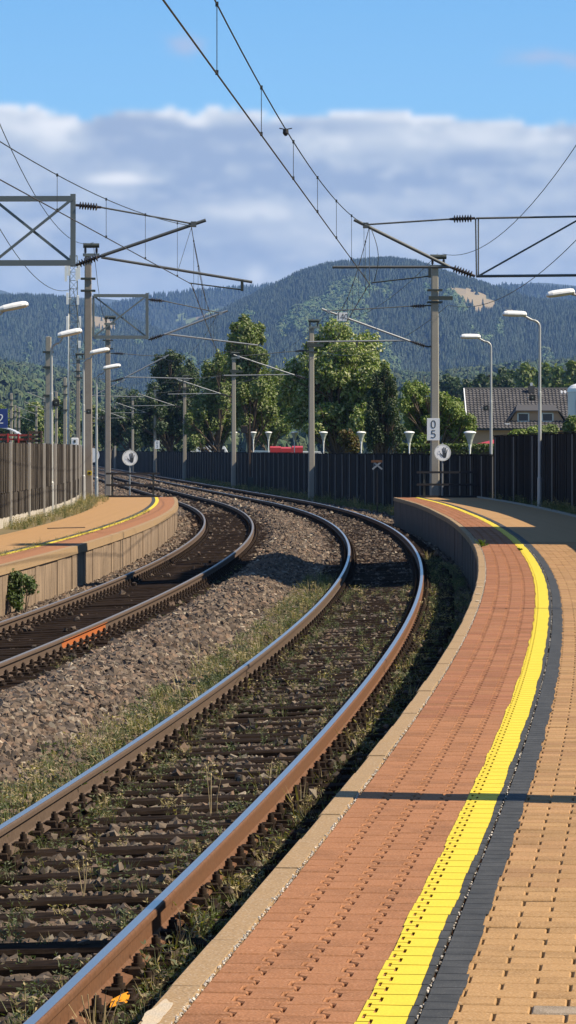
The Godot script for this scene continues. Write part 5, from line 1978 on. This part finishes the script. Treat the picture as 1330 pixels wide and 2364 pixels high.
	for sd in [-1.0, 1.0]:
		mb = MB.new()
		mb.hexa([Vector3(cx + sd * w0 * 0.72, yt - 0.04, zd + 0.3), Vector3(cx + sd * w0 * 1.02, yb - 0.05, zd + 0.3), Vector3(cx + sd * w0 * 1.02, yb - 0.05, zd - 0.6), Vector3(cx + sd * w0 * 0.6, ytop - 0.02, zd - 2.6), Vector3(cx + sd * w0 * 0.72, yt + 0.05, zd + 0.3), Vector3(cx + sd * w0 * 1.04, yb + 0.04, zd + 0.3), Vector3(cx + sd * w0 * 1.04, yb + 0.04, zd - 0.6), Vector3(cx + sd * w0 * 0.6, ytop + 0.06, zd - 2.6)])
		part(mb, "dormer_cheek", M.roof_b, dormer)
		mb = MB.new()
		mb.box(Vector3(cx + sd * w0 * 1.0, yb - 0.1, zd + 0.35), Vector3(0.45, 0.1, 0.2))
		part(mb, "gutter_end", M.white, dormer)
	for px in [1209.0, 1265.0]:
		var wx = at(px, 0, z - 2.0).x
		var wy = (yb + yt) * 0.5 - 0.03
		mb = MB.new()
		for q in [[-0.44, 0, 0.1, 0.66], [0.44, 0, 0.1, 0.66], [0, 0.33, 0.98, 0.08], [0, -0.33, 0.98, 0.08]]:
			mb.box(Vector3(wx + q[0], wy + q[1], zd + 0.02), Vector3(q[2], q[3], 0.08))
		var win = part(mb, "window_frame", M.lens_glass, dormer)
		mb = MB.new()
		mb.box(Vector3(wx, wy, zd + 0.01), Vector3(0.8, 0.6, 0.03))
		part(mb, "pane", M.glass, win)

# ---------------------------------------------------------------- left yard
func build_left_yard():
	var p = at(-9.0, 966.0, 150.0)
	var t = thing("platform_number_sign", "blue board with a white 2 cut off by the left edge", "sign", Vector3(p.x, -0.6, p.z))
	var mb = MB.new()
	mb.cbox(p, Vector3(1.05, 0.86, 0.06), 0.01)
	part(mb, "board", M.blue, t)
	mb = MB.new()
	mb.tube(Vector3(p.x, -0.6, p.z - 0.05), Vector3(p.x, p.y + 0.3, p.z - 0.05), 0.05, 0.05, 8)
	part(mb, "post", M.galv, t)
	lettering("2", t, p + Vector3(0.2, -0.03, 0.034), 0.42, M.white)
	# canopy roof below it
	var c = at(-10.0, 1001.0, 155.0)
	t = thing("curved_shelter", "low shelter with a curved pale roof at the left edge", "shelter", Vector3(c.x, -0.6, c.z))
	mb = MB.new()
	var prev = null
	for i in 11:
		var a = lerpf(PI * 0.85, PI * 0.12, i / 10.0)
		var q = Vector3(c.x + cos(a) * 1.2, c.y - 0.25 + sin(a) * 0.55, c.z)
		if prev != null:
			mb.beam(prev, q, 2.0, 0.05, UP)
		prev = q
	part(mb, "roof", M.zinc, t)
	for dx in [-0.9, 0.9]:
		mb = MB.new()
		mb.box(Vector3(c.x + dx, (c.y - 0.6) * 0.5 - 0.05, c.z), Vector3(0.08, c.y + 0.6, 0.08))
		part(mb, "post", M.galv, t)
	# red flat wagon and a brown crate above the fence
	var w = at(35.0, 1012.0, 140.0)
	t = thing("flat_wagon", "red flat wagon with stake sides behind the board fence", "wagon", Vector3(w.x, -0.9, w.z))
	for q in [[w.y + 0.16, 0.09], [w.y - 0.02, 0.08], [w.y - 0.22, 0.12]]:
		mb = MB.new()
		mb.beam(Vector3(w.x - 2.2, q[0], w.z), Vector3(w.x + 0.7, q[0] - 0.03, w.z), 0.08, q[1])
		part(mb, "side_rail", M.red_rust, t)
	for k in 7:
		mb = MB.new()
		mb.box(Vector3(w.x - 2.1 + k * 0.45, w.y - 0.05, w.z + 0.06), Vector3(0.06, 0.5, 0.05))
		part(mb, "stake", M.red_paint, t)
	mb = MB.new()
	mb.box(Vector3(w.x - 0.75, w.y - 0.42, w.z - 0.8), Vector3(3.0, 0.25, 1.9))
	part(mb, "deck", M.red_rust, t)
	for k in [-1.7, 0.2]:
		mb = MB.new()
		mb.tube(Vector3(w.x + k, -0.5, w.z - 0.1), Vector3(w.x + k, -0.5, w.z - 0.2), 0.45, 0.45, 16)
		part(mb, "wheel", M.iron, t)
		mb = MB.new()
		mb.box(Vector3(w.x + k, 0.35, w.z - 0.3), Vector3(0.5, w.y * 2.0 - 0.9 - 0.35 + 0.4, 0.3))
		part(mb, "axle_guard", M.iron, t)
	var cr = at(82.0, 1012.0, 139.0)
	t = thing("wooden_crate", "dark brown slatted crate beside the red wagon", "crate", Vector3(cr.x, -0.6, cr.z))
	for k in 6:
		mb = MB.new()
		mb.box(Vector3(cr.x, cr.y + 0.24 - k * 0.17, cr.z), Vector3(0.58, 0.11, 0.5))
		part(mb, "slat", M.brown_wood, t)
	for dx in [-0.26, 0.26]:
		mb = MB.new()
		mb.box(Vector3(cr.x + dx, (cr.y + 0.3 - 0.6) * 0.5, cr.z + 0.27), Vector3(0.06, cr.y + 0.9, 0.05))
		part(mb, "upright", M.brown_wood, t)
	var k2 = at(173.0, 1020.0, 150.0)
	t = thing("switch_cabinet", "small white switch cabinet at the end of the board fence", "cabinet", Vector3(k2.x, -0.6, k2.z))
	mb = MB.new()
	mb.cbox(Vector3(k2.x, (k2.y + 0.18 - 0.6) * 0.5, k2.z), Vector3(0.3, k2.y + 0.78, 0.3), 0.02)
	part(mb, "housing", M.white, t)
	mb = MB.new()
	mb.box(Vector3(k2.x, k2.y + 0.02, k2.z + 0.155), Vector3(0.09, 0.12, 0.012))
	part(mb, "label_plate", M.dark_steel, t)

# ---------------------------------------------------------------- trees
func leaves(mb, lobes, count, size, pal, r):
	var total = 0.0
	var wts = []
	for l in lobes:
		var k = pow(l[1].x * l[1].y * l[1].z, 0.667)
		wts.append(k)
		total += k
	for li in lobes.size():
		var l = lobes[li]
		var n = int(count * wts[li] / total)
		for i in n:
			var d = Vector3(r.randfn(), r.randfn(), r.randfn()).normalized()
			# clumps: push out or in along a coarse noise of direction
			var rad = pow(r.randf(), 0.33) * (0.86 + 0.16 * sin(d.x * 7.0 + li) * sin(d.y * 6.0 + 2.0 * li) + 0.12 * sin(d.z * 9.0 + li * 1.7))
			var c = l[0] + d * l[1] * rad
			var nr = (d + Vector3(r.randfn(), r.randfn() + 0.4, r.randfn()) * 0.75).normalized()
			var f = mb.ring(nr)
			var a = r.randf() * TAU
			var u = f[0] * cos(a) + f[1] * sin(a)
			var w = nr.cross(u)
			var s = size * r.randf_range(0.6, 1.3)
			var col = pal[r.randi() % pal.size()]
			var g = r.randf_range(0.75, 1.25)
			mb.col = Color(col.x * g, col.y * g, col.z * g)
			var p0 = c - u * s * 0.6
			var p1 = c + w * s * 0.42 + nr * s * 0.1
			var p2 = c + u * s * 0.6 - nr * s * 0.12
			var p3 = c - w * s * 0.42 + nr * s * 0.1
			mb.tri(p0, p1, p2, c - nr)
			mb.tri(p0, p2, p3, c - nr)

func tree(called, label, px, z, base_y, lobes_px, count, size, pal, sd, trunk_r, group = "trees beyond the long fence"):
	var r = RandomNumberGenerator.new()
	r.seed = sd
	var base = Vector3(at(px, 0, z).x, base_y, -z)
	var t = thing(called, label, "tree", base, group)
	var lobes = []
	var top = 0.0
	for q in lobes_px:
		var c = at(q[0], q[1], z + q[4])
		var m = (z + q[4]) / F
		lobes.append([c, Vector3(q[2] * m, q[3] * m, (q[2] * m) * 0.9)])
		top = maxf(top, c.y)
	var mb = MB.new()
	var prev = base
	for i in 5:
		var q = base + Vector3(r.randfn() * 0.06 * i, (top - base.y) * (i + 1) / 5.5, r.randfn() * 0.06 * i)
		mb.tube(prev, q, trunk_r * (1.0 - i * 0.17), trunk_r * (1.0 - (i + 1) * 0.17), 8, false)
		prev = q
	for l in lobes:
		var s = base + UP * (l[0].y - base.y) * 0.45
		mb.tube(s, l[0], trunk_r * 0.4, trunk_r * 0.12, 6, false)
		for k in 3:
			mb.tube(s.lerp(l[0], 0.6), l[0] + Vector3(r.randfn(), r.randfn(), r.randfn()) * l[1] * 0.55, trunk_r * 0.2, trunk_r * 0.05, 5, false)
	part(mb, "trunk", M.bark, t)
	mb = MB.new()
	leaves(mb, lobes, count, size, pal, r)
	part(mb, "crown", M.leaf, t)
	return t

func lumps(boxes, r, per = 7):
	# break big crown boxes [cx, cy, rx, ry, dz] into uneven lobes
	var out = []
	for b in boxes:
		out.append([b[0], b[1], b[2] * 0.72, b[3] * 0.74, b[4]])
		for i in per:
			var a = TAU * (i + r.randf() * 0.5) / per
			out.append([b[0] + cos(a) * b[2] * 0.62, b[1] + sin(a) * b[3] * 0.64, b[2] * r.randf_range(0.3, 0.44), b[3] * r.randf_range(0.28, 0.42), b[4] + r.randfn() * 1.6])
		for i in 3:
			out.append([b[0] + r.randf_range(-0.4, 0.4) * b[2], b[1] + r.randf_range(-0.4, 0.4) * b[3], b[2] * r.randf_range(0.3, 0.4), b[3] * r.randf_range(0.26, 0.36), b[4] - b[2] * 0.016])
	return out

func build_trees():
	var r = RandomNumberGenerator.new()
	r.seed = 99
	var bright = [Vector3(0.21, 0.27, 0.065), Vector3(0.17, 0.23, 0.055), Vector3(0.26, 0.30, 0.10), Vector3(0.12, 0.18, 0.045), Vector3(0.36, 0.38, 0.18)]
	var mid = [Vector3(0.14, 0.19, 0.05), Vector3(0.11, 0.16, 0.045), Vector3(0.18, 0.22, 0.075), Vector3(0.25, 0.27, 0.13)]
	var dark = [Vector3(0.05, 0.085, 0.032), Vector3(0.04, 0.07, 0.03), Vector3(0.07, 0.11, 0.045), Vector3(0.12, 0.15, 0.09)]
	var fir = [Vector3(0.045, 0.072, 0.032), Vector3(0.06, 0.09, 0.038), Vector3(0.034, 0.058, 0.028), Vector3(0.075, 0.105, 0.05)]
	tree("leafy_tree", "largest broad bright green tree behind the second right mast", 780.0, 216.0, -1.15, lumps([[788, 838, 108, 112, 0.0], [718, 905, 84, 115, 1.0], [846, 915, 74, 105, 0.0], [790, 970, 116, 66, 0.5], [866, 880, 44, 70, 1.0]], r), 46000, 0.185, bright + [Vector3(0.42, 0.43, 0.25)], 1, 0.3)
	tree("leafy_tree", "tree with a high rounded top between the third mast and the big tree", 578.0, 262.0, -1.15, lumps([[570, 775, 46, 50, 0.0], [575, 860, 62, 80, 0.0], [590, 940, 60, 70, 1.0]], r), 20000, 0.21, mid, 2, 0.28)
	tree("leafy_tree", "dense green tree just left of the third right mast", 505.0, 300.0, -1.15, lumps([[505, 880, 46, 74, 0.0], [495, 955, 66, 80, 1.0], [545, 830, 38, 56, 2.0], [455, 985, 36, 60, 0.0]], r), 19000, 0.22, mid, 3, 0.28)
	tree("leafy_tree", "dark feathery tree behind the fourth right mast", 395.0, 365.0, -1.15, lumps([[392, 850, 48, 48, 0.0], [390, 930, 68, 82, 0.0], [434, 885, 34, 60, 1.0], [345, 970, 46, 66, -1.0], [430, 985, 40, 56, 0.0]], r), 19000, 0.26, dark, 4, 0.3)
	tree("leafy_tree", "dark low tree behind the farthest right masts", 305.0, 460.0, -1.15, lumps([[305, 955, 52, 60, 0.0], [260, 985, 46, 50, 0.0], [330, 990, 44, 50, 0.0]], r), 12000, 0.3, dark, 5, 0.25)
	tree("leafy_tree", "shaded tree filling the gap under the high rounded tree", 625.0, 300.0, -1.15, lumps([[640, 930, 55, 90, 0.0], [610, 980, 60, 50, 0.0]], r), 14000, 0.22, mid, 6, 0.25)
	tree("leafy_tree", "glossy green tree behind the 05 mast, left of the house", 1010.0, 205.0, -1.15, lumps([[960, 930, 46, 58, 0.0], [1020, 960, 62, 62, 0.0], [1060, 985, 46, 50, 0.5], [965, 985, 40, 45, 0.5]], r), 20000, 0.15, bright.slice(0, 4), 7, 0.22)
	# columnar evergreen made of upright sprays
	var col = []
	for i in 26:
		var f = i / 25.0
		var w = lerp_list([[0.0, 14.0], [0.2, 36.0], [0.45, 50.0], [0.8, 52.0], [1.0, 46.0]], f)
		for k in 3:
			col.append([886.0 + r.randf_range(-1.0, 1.0) * w * 0.78, 872.0 + f * 160.0 + r.randfn() * 5.0, r.randf_range(8.0, 14.0), r.randf_range(18.0, 28.0), r.randf_range(-1.0, 1.0) * w * 0.02])
	tree("columnar_evergreen", "dark upright columnar evergreen right of the biggest tree", 886.0, 192.0, -1.15, col, 14000, 0.11, fir, 8, 0.15)
	# shrubs under the trees
	var shrubs = [["low brownish shrub at the foot of the columnar evergreen", 805.0, 1020.0, 30.0, 28.0, 196.0, [Vector3(0.16, 0.12, 0.05), Vector3(0.1, 0.11, 0.04), Vector3(0.2, 0.13, 0.06)]], ["leafy shrub before the house, right of the middle lamp", 1262.0, 1002.0, 34.0, 22.0, 190.0, mid], ["leafy shrub before the house, left of the middle lamp", 1205.0, 1004.0, 34.0, 20.0, 188.0, bright], ["shrub at the right picture edge under the silo", 1322.0, 985.0, 24.0, 26.0, 185.0, mid], ["dark shrub below the smallest funnel lamps", 430.0, 1030.0, 40.0, 22.0, 350.0, dark]]
	for i in shrubs.size():
		var q = shrubs[i]
		var rr = RandomNumberGenerator.new()
		rr.seed = 300 + i
		var c = at(q[1], q[2], q[5])
		var t = thing("shrub", q[0], "shrub", Vector3(c.x, -1.15, c.z), "shrubs beyond the fences")
		var m = q[5] / F
		var mb = MB.new()
		var lob = []
		for k in 7:
			lob.append([c + Vector3(rr.randf_range(-0.7, 0.7) * q[3] * m, rr.randf_range(-0.5, 0.5) * q[4] * m, rr.randf_range(-0.5, 0.5)), Vector3(q[3] * m * 0.5, q[4] * m * 0.62, q[3] * m * 0.5)])
		leaves(mb, lob, 1800, 0.17 * q[5] / 190.0, q[6], rr)
		part(mb, "foliage", M.leaf, t)
		mb = MB.new()
		for k in 4:
			mb.tube(Vector3(c.x, -1.15, c.z), c + Vector3(rr.randfn() * 0.3, 0, rr.randfn() * 0.2), 0.04, 0.015, 5)
		part(mb, "stems", M.bark, t)
	# clipped hedge
	var hz = 172.0
	var hl = at(925.0, 0, hz).x
	var hr = at(1152.0, 0, hz).x
	var hed = thing("hedge", "low clipped green hedge behind the long fence under the trees", "hedge", Vector3((hl + hr) * 0.5, -1.15, -hz))
	var hm = MB.new()
	var hb = MB.new()
	hb.box(Vector3((hl + hr) * 0.5, 0.3, -hz), Vector3(hr - hl - 0.2, 2.9, 0.5))
	part(hb, "stems", M.bark, hed)
	for i in 5200:
		var c = Vector3(r.randf_range(hl, hr), r.randf_range(0.6, 1.98), -hz + r.randf_range(0.15, 0.42) * (1.0 if r.randf() < 0.7 else -1.0))
		if r.randf() < 0.4:
			c.y = r.randf_range(1.86, 2.0)
			c.z = -hz + r.randf_range(-0.4, 0.4)
		leaves(hm, [[c, Vector3(0.05, 0.05, 0.05)]], 1, 0.12, [Vector3(0.10, 0.14, 0.035), Vector3(0.07, 0.11, 0.03), Vector3(0.13, 0.16, 0.05)], r)
	part(hm, "foliage", M.leaf, hed)
	# bright shrubs and far trees at the left
	var ll = [["bright yellow-green bushy tree behind the flat wagon", 85.0, 985.0, 62.0, 62.0, 520.0, 1], ["bright bushy tree left of the lattice tower", 140.0, 975.0, 34.0, 66.0, 540.0, 2], ["bright bushy tree at the left picture edge", 10.0, 975.0, 48.0, 50.0, 560.0, 3], ["green bushy tree right of the lattice tower", 215.0, 985.0, 40.0, 55.0, 580.0, 4], ["green bushy tree in front of the farthest masts at left", 255.0, 1000.0, 30.0, 42.0, 500.0, 5]]
	for q in ll:
		var rr = RandomNumberGenerator.new()
		rr.seed = 400 + q[6]
		tree("bushy_tree", q[0], q[1], q[5], -1.15, lumps([[q[1], q[2], q[3], q[4], 0.0]], rr, 6), 8000, 0.36, bright if q[6] < 4 else mid, 400 + q[6], 0.2, "bushy trees behind the sidings")
	# belt of park trees before the hill at the right
	var names = ["leftmost round grey-green tree of the distant row at right", "second round tree of the distant row at right", "third tree of the distant row, above the roof's left end", "fourth tree of the distant row, above the roof ridge", "fifth tree of the distant row, behind the chimney", "sixth tree of the distant row, brighter green", "rightmost tree of the distant row at the picture edge"]
	var xs = [[1040, 895, 30, 36], [1082, 905, 26, 32], [1120, 893, 32, 36], [1165, 888, 32, 42], [1215, 880, 36, 46], [1270, 878, 38, 46], [1325, 872, 36, 44]]
	for i in xs.size():
		var rr = RandomNumberGenerator.new()
		rr.seed = 500 + i
		tree("distant_tree", names[i], xs[i][0], 760.0 - i * 25.0, -1.15, lumps([[xs[i][0], xs[i][1], xs[i][2], xs[i][3], 0.0], [xs[i][0] + 6, 950, xs[i][2], 60, 1.0]], rr, 6), 3400, 0.75, mid if i > 3 else dark, 500 + i, 0.35, "row of distant trees at right")

# ---------------------------------------------------------------- weeds
func tuft_mesh(sd, blades, spread, leafy):
	var r = RandomNumberGenerator.new()
	r.seed = sd
	var mb = MB.new()
	for i in blades:
		var a = r.randf() * TAU
		var d = Vector3(cos(a), 0, sin(a))
		var b = d * r.randf() * spread * 0.4
		var h = r.randf_range(0.45, 1.0)
		var lean = d * spread * r.randf_range(0.1, 0.9)
		var side = d.cross(UP) * 0.018
		var m = b + lean * 0.4 + UP * h * 0.6
		var e = b + lean + UP * h
		mb.tri(b - side, b + side, m, b - d)
		mb.tri(m - side * 0.7, m + side * 0.7, e, m - d)
		if leafy:
			for k in 5:
				var f = r.randf_range(0.2, 1.0)
				var c = b.lerp(e, f)
				var q = Vector3(r.randfn(), r.randf_range(0.1, 0.9), r.randfn()).normalized()
				var w = q.cross(Vector3(r.randfn(), r.randfn(), r.randfn())).normalized() * 0.03
				mb.tri(c, c + q * 0.08 + w, c + q * 0.19, c - UP)
				mb.tri(c, c + q * 0.08 - w, c + q * 0.19, c - UP)
	return mb.mesh()

func build_weeds():
	var grass = [tuft_mesh(1, 16, 0.5, false), tuft_mesh(2, 11, 0.7, false)]
	var leafy = [tuft_mesh(3, 5, 0.7, true), tuft_mesh(4, 8, 0.9, true)]
	# [name, label, z0, z1, o0, o1, count, h0, h1, leafy share, dry share]
	var zones = [
		["track_weeds", "green and dry weeds growing between the rails of the right track", 13.0, 60.0, -0.68, 0.66, 4300, 0.05, 0.17, 0.75, 0.3],
		["rail_side_grass", "grass and dry stalks in the hollow left of the right track", 17.0, 66.0, -1.5, -0.82, 3400, 0.07, 0.22, 0.4, 0.45],
		["gap_weeds", "dark weeds in the gap between rail and near platform", 13.5, 75.0, 0.86, 1.6, 3600, 0.06, 0.2, 0.5, 0.35],
		["fence_foot_grass", "dry and green grass along the foot of the board fence", 76.0, 131.0, -9.25, -8.2, 2600, 0.07, 0.24, 0.4, 0.5],
		["platform_grass", "tufts of grass along the opposite platform's yellow line", 56.0, 100.0, -6.5, -6.3, 520, 0.04, 0.13, 0.2, 0.55],
		["left_rail_weeds", "sparse low weeds beside the left track's right rail", 30.0, 75.0, -3.2, -2.85, 260, 0.03, 0.1, 0.6, 0.3],
		["dark_fence_weeds", "shaded weeds along the foot of the tall dark fence", 85.0, 118.0, 5.05, 5.4, 600, 0.08, 0.3, 0.5, 0.3],
		["long_fence_grass", "rough grass along the foot of the long fence", 130.0, 300.0, 3.3, 4.6, 2400, 0.12, 0.45, 0.4, 0.35]]
	var clump = FastNoiseLite.new()
	clump.seed = 61
	clump.frequency = 0.9
	for q in zones:
		var xs = [[], [], [], []]
		var cs = [[], [], [], []]
		for i in q[6]:
			var z = lerpf(q[2], q[3], pow(rng.randf(), 1.35))
			var s = s_of(z)
			var o = rng.randf_range(q[4], q[5])
			if q[0] == "track_weeds":
				# thick beside the rails, thin in the middle
				if absf(o) < 0.42 and rng.randf() < 0.72:
					continue
				if o > 0 and rng.randf() < 0.3:
					continue
			if clump.get_noise_2d(s, o * 2.0) < -0.12 and rng.randf() < 0.8:
				continue
			var y = bed_h(o, s)
			if q[0] == "fence_foot_grass" or q[0] == "platform_grass":
				y = -0.11
				if z > 127.0:
					y = -0.9
			if q[0] == "fence_foot_grass" and o > -8.75 and rng.randf() < 0.55:
				continue
			if q[0] == "dark_fence_weeds":
				y = 0.0
			var lf = rng.randf() < q[9]
			var k = (2 if lf else 0) + rng.randi() % 2
			var h = rng.randf_range(q[7], q[8]) * (0.75 + 0.5 * rng.randf())
			if not lf and rng.randf() < 0.08:
				h *= 1.7
			xs[k].append(Transform3D(Basis(UP, rng.randf() * TAU) * Basis.from_scale(Vector3(h, h, h)), tp(s, o, y - 0.01)))
			var g = rng.randf_range(0.7, 1.3)
			var c = Vector3(0.105, 0.125, 0.055) if lf else Vector3(0.125, 0.14, 0.05)
			if rng.randf() < q[10]:
				c = Vector3(0.34, 0.27, 0.14)
			cs[k].append(Color(c.x * g, c.y * g, c.z * g))
		# one object for each patch of growth
		var root = thing(q[0], q[1], "weeds", tp(s_of(q[2]), (q[4] + q[5]) * 0.5, -0.9))
		root.set_meta("kind", "stuff")
		for k in 4:
			if xs[k].size() > 0:
				var l = []
				for x in xs[k]:
					l.append(x.translated(-org[root]))
				multi(grass[k] if k < 2 else leafy[k - 2], "blades" if k < 2 else "leaves", M.leaf, root, l, cs[k])

# ---------------------------------------------------------------- what shades the platform
func build_shade_building():
	# a gabled storehouse right of the picture; its shadow crosses platform and tracks
	var b = Vector3(15.0, -0.6, -63.5)
	var t = thing("storehouse", "tall plastered storehouse beside the line, outside the picture at right", "building", b)
	var mb = MB.new()
	mb.box(Vector3(14.0, 5.4, -65.2), Vector3(8.0, 12.0, 12.4))
	part(mb, "wall", M.plaster_pale, t)
	mb = MB.new()
	mb.hexa([Vector3(9.6, 11.4, -58.6), Vector3(18.4, 11.4, -58.6), Vector3(18.4, 11.4, -71.8), Vector3(9.6, 11.4, -71.8), Vector3(12.6, 15.4, -59.4), Vector3(15.4, 15.4, -59.4), Vector3(15.4, 15.4, -65.0), Vector3(12.6, 15.4, -65.0)])
	part(mb, "roof", M.roof, t)
	mb = MB.new()
	mb.box(Vector3(12.2, 14.5, -60.2), Vector3(1.4, 7.4, 1.6))
	part(mb, "chimney", M.plaster, t)
	for z in [-60.5, -63.5, -66.5, -69.5]:
		for y in [1.6, 5.0, 8.2]:
			mb = MB.new()
			mb.box(Vector3(9.97, y, z), Vector3(0.1, 1.5, 1.1))
			var w = part(mb, "window", M.lens_glass, t)
			mb = MB.new()
			mb.box(Vector3(9.94, y, z), Vector3(0.1, 1.3, 0.9))
			part(mb, "pane", M.glass, w)

# ---------------------------------------------------------------- small things
func build_bits():
	# orange tag at the foot of the near rail
	var s = s_of(14.85)
	var p = tp(s, 0.87, -0.735)
	var t = thing("orange_tag", "small bent orange plate beside the near rail's fastening", "tag", p)
	var mb = MB.new()
	mb.plate(PackedVector2Array([Vector2(-0.045, -0.028), Vector2(0.035, -0.022), Vector2(0.043, 0.012), Vector2(0.03, 0.034), Vector2(0.008, 0.03), Vector2(-0.042, 0.012)]), p + UP * 0.0, Vector3(0.93, 0.16, -0.3).normalized(), Vector3(0.1, 0.75, -0.6).normalized(), 0.004)
	part(mb, "plate", M.tag_orange, t)
	# bush at the opposite platform's wall
	var r = RandomNumberGenerator.new()
	r.seed = 700
	var c = tp(s_of(52.3), -5.45, -0.62)
	t = thing("wall_bush", "small leafy bush against the opposite platform's wall at left edge", "bush", Vector3(c.x, -0.95, c.z))
	mb = MB.new()
	var lob = []
	for i in 9:
		lob.append([c + Vector3(r.randf_range(-0.3, 0.1), r.randf_range(-0.2, 0.32), r.randf_range(-0.25, 0.25)), Vector3(0.13, 0.14, 0.14)])
	leaves(mb, lob, 1500, 0.05, [Vector3(0.08, 0.12, 0.035), Vector3(0.06, 0.09, 0.03), Vector3(0.11, 0.15, 0.05)], r)
	part(mb, "foliage", M.leaf, t)
	mb = MB.new()
	for i in 6:
		mb.tube(Vector3(c.x, -0.95, c.z), lob[i][0], 0.012, 0.005, 5)
	part(mb, "stems", M.bark, t)
	# fallen stick on the opposite platform
	var a = at(110.0, 1221.0, 76.0)
	var e = at(196.0, 1218.0, 77.0)
	t = thing("fallen_stick", "thin dark stick lying on the opposite platform's tan paving", "stick", Vector3(a.x, -0.1, a.z))
	mb = MB.new()
	mb.path([Vector3(a.x, -0.085, a.z), Vector3(lerpf(a.x, e.x, 0.5), -0.08, lerpf(a.z, e.z, 0.5) + 0.05), Vector3(e.x, -0.085, e.z)], 0.014, 6)
	part(mb, "wood", M.brown_wood, t)
	# weed in the kerb joint of the near platform
	for q in [[58.5, 0.12, 0.12, "leafy weed sprouting from the near platform's kerb joint"], [56.5, 0.74, 0.035, "small weed growing on the near yellow line"]]:
		var w = tp(s_of(q[0]), edge_o(s_of(q[0])) + q[1], 0.0)
		t = thing("platform_weed", q[3], "weed", w)
		mb = MB.new()
		for i in 26:
			var d = Vector3(r.randfn() * 0.5, r.randf_range(0.3, 1.0), r.randfn() * 0.5) * q[2]
			mb.col = Color(0.10, 0.14, 0.035) * r.randf_range(0.7, 1.3)
			mb.tri(w + d * 0.2, w + d + Vector3(0.02, 0, 0.01), w + d + Vector3(-0.015, 0.02, -0.01), w - UP)
			mb.tri(w, w + Vector3(0.004, 0, 0), w + d, w - UP)
		part(mb, "leaves", M.leaf, t)
	# dry stalks standing beside the near rail
	var st = [[13.95, 0.92, 0.26, "tuft of dry straw beside the orange tag"], [16.6, 0.9, 0.2, "dry grass stalks in the gap below the near kerb"], [18.6, 0.1, 0.3, "tall single dry stalk with seed head between the near rails"], [15.6, -0.1, 0.24, "forked dry stalk between the near rails"], [23.0, 0.3, 0.34, "thin tall dry stalk farther along between the rails"]]
	for i in st.size():
		var q = st[i]
		var y = bed_h(q[1], s_of(q[0]))
		var w = tp(s_of(q[0]), q[1], y)
		t = thing("dry_weed", q[3], "weed", w, "dry weeds on the ballast")
		mb = MB.new()
		var n = 12 if i < 2 else 3
		for k in n:
			var lean = Vector3(r.randfn() * 0.22, 1.0, r.randfn() * 0.22) * q[2] * r.randf_range(0.6, 1.1)
			mb.path([w + Vector3(r.randfn() * 0.012, -0.01, r.randfn() * 0.012), w + lean * 0.5 + Vector3(r.randfn() * 0.01, 0, 0), w + lean], 0.0022, 4)
			if i >= 2:
				mb.lathe(w + lean, Vector3(lean.x, lean.y, lean.z).normalized(), [[0.0, 0.003], [0.012, 0.009], [0.025, 0.004], [0.03, 0.0]], 6)
		part(mb, "stalks", M.stalk, t)
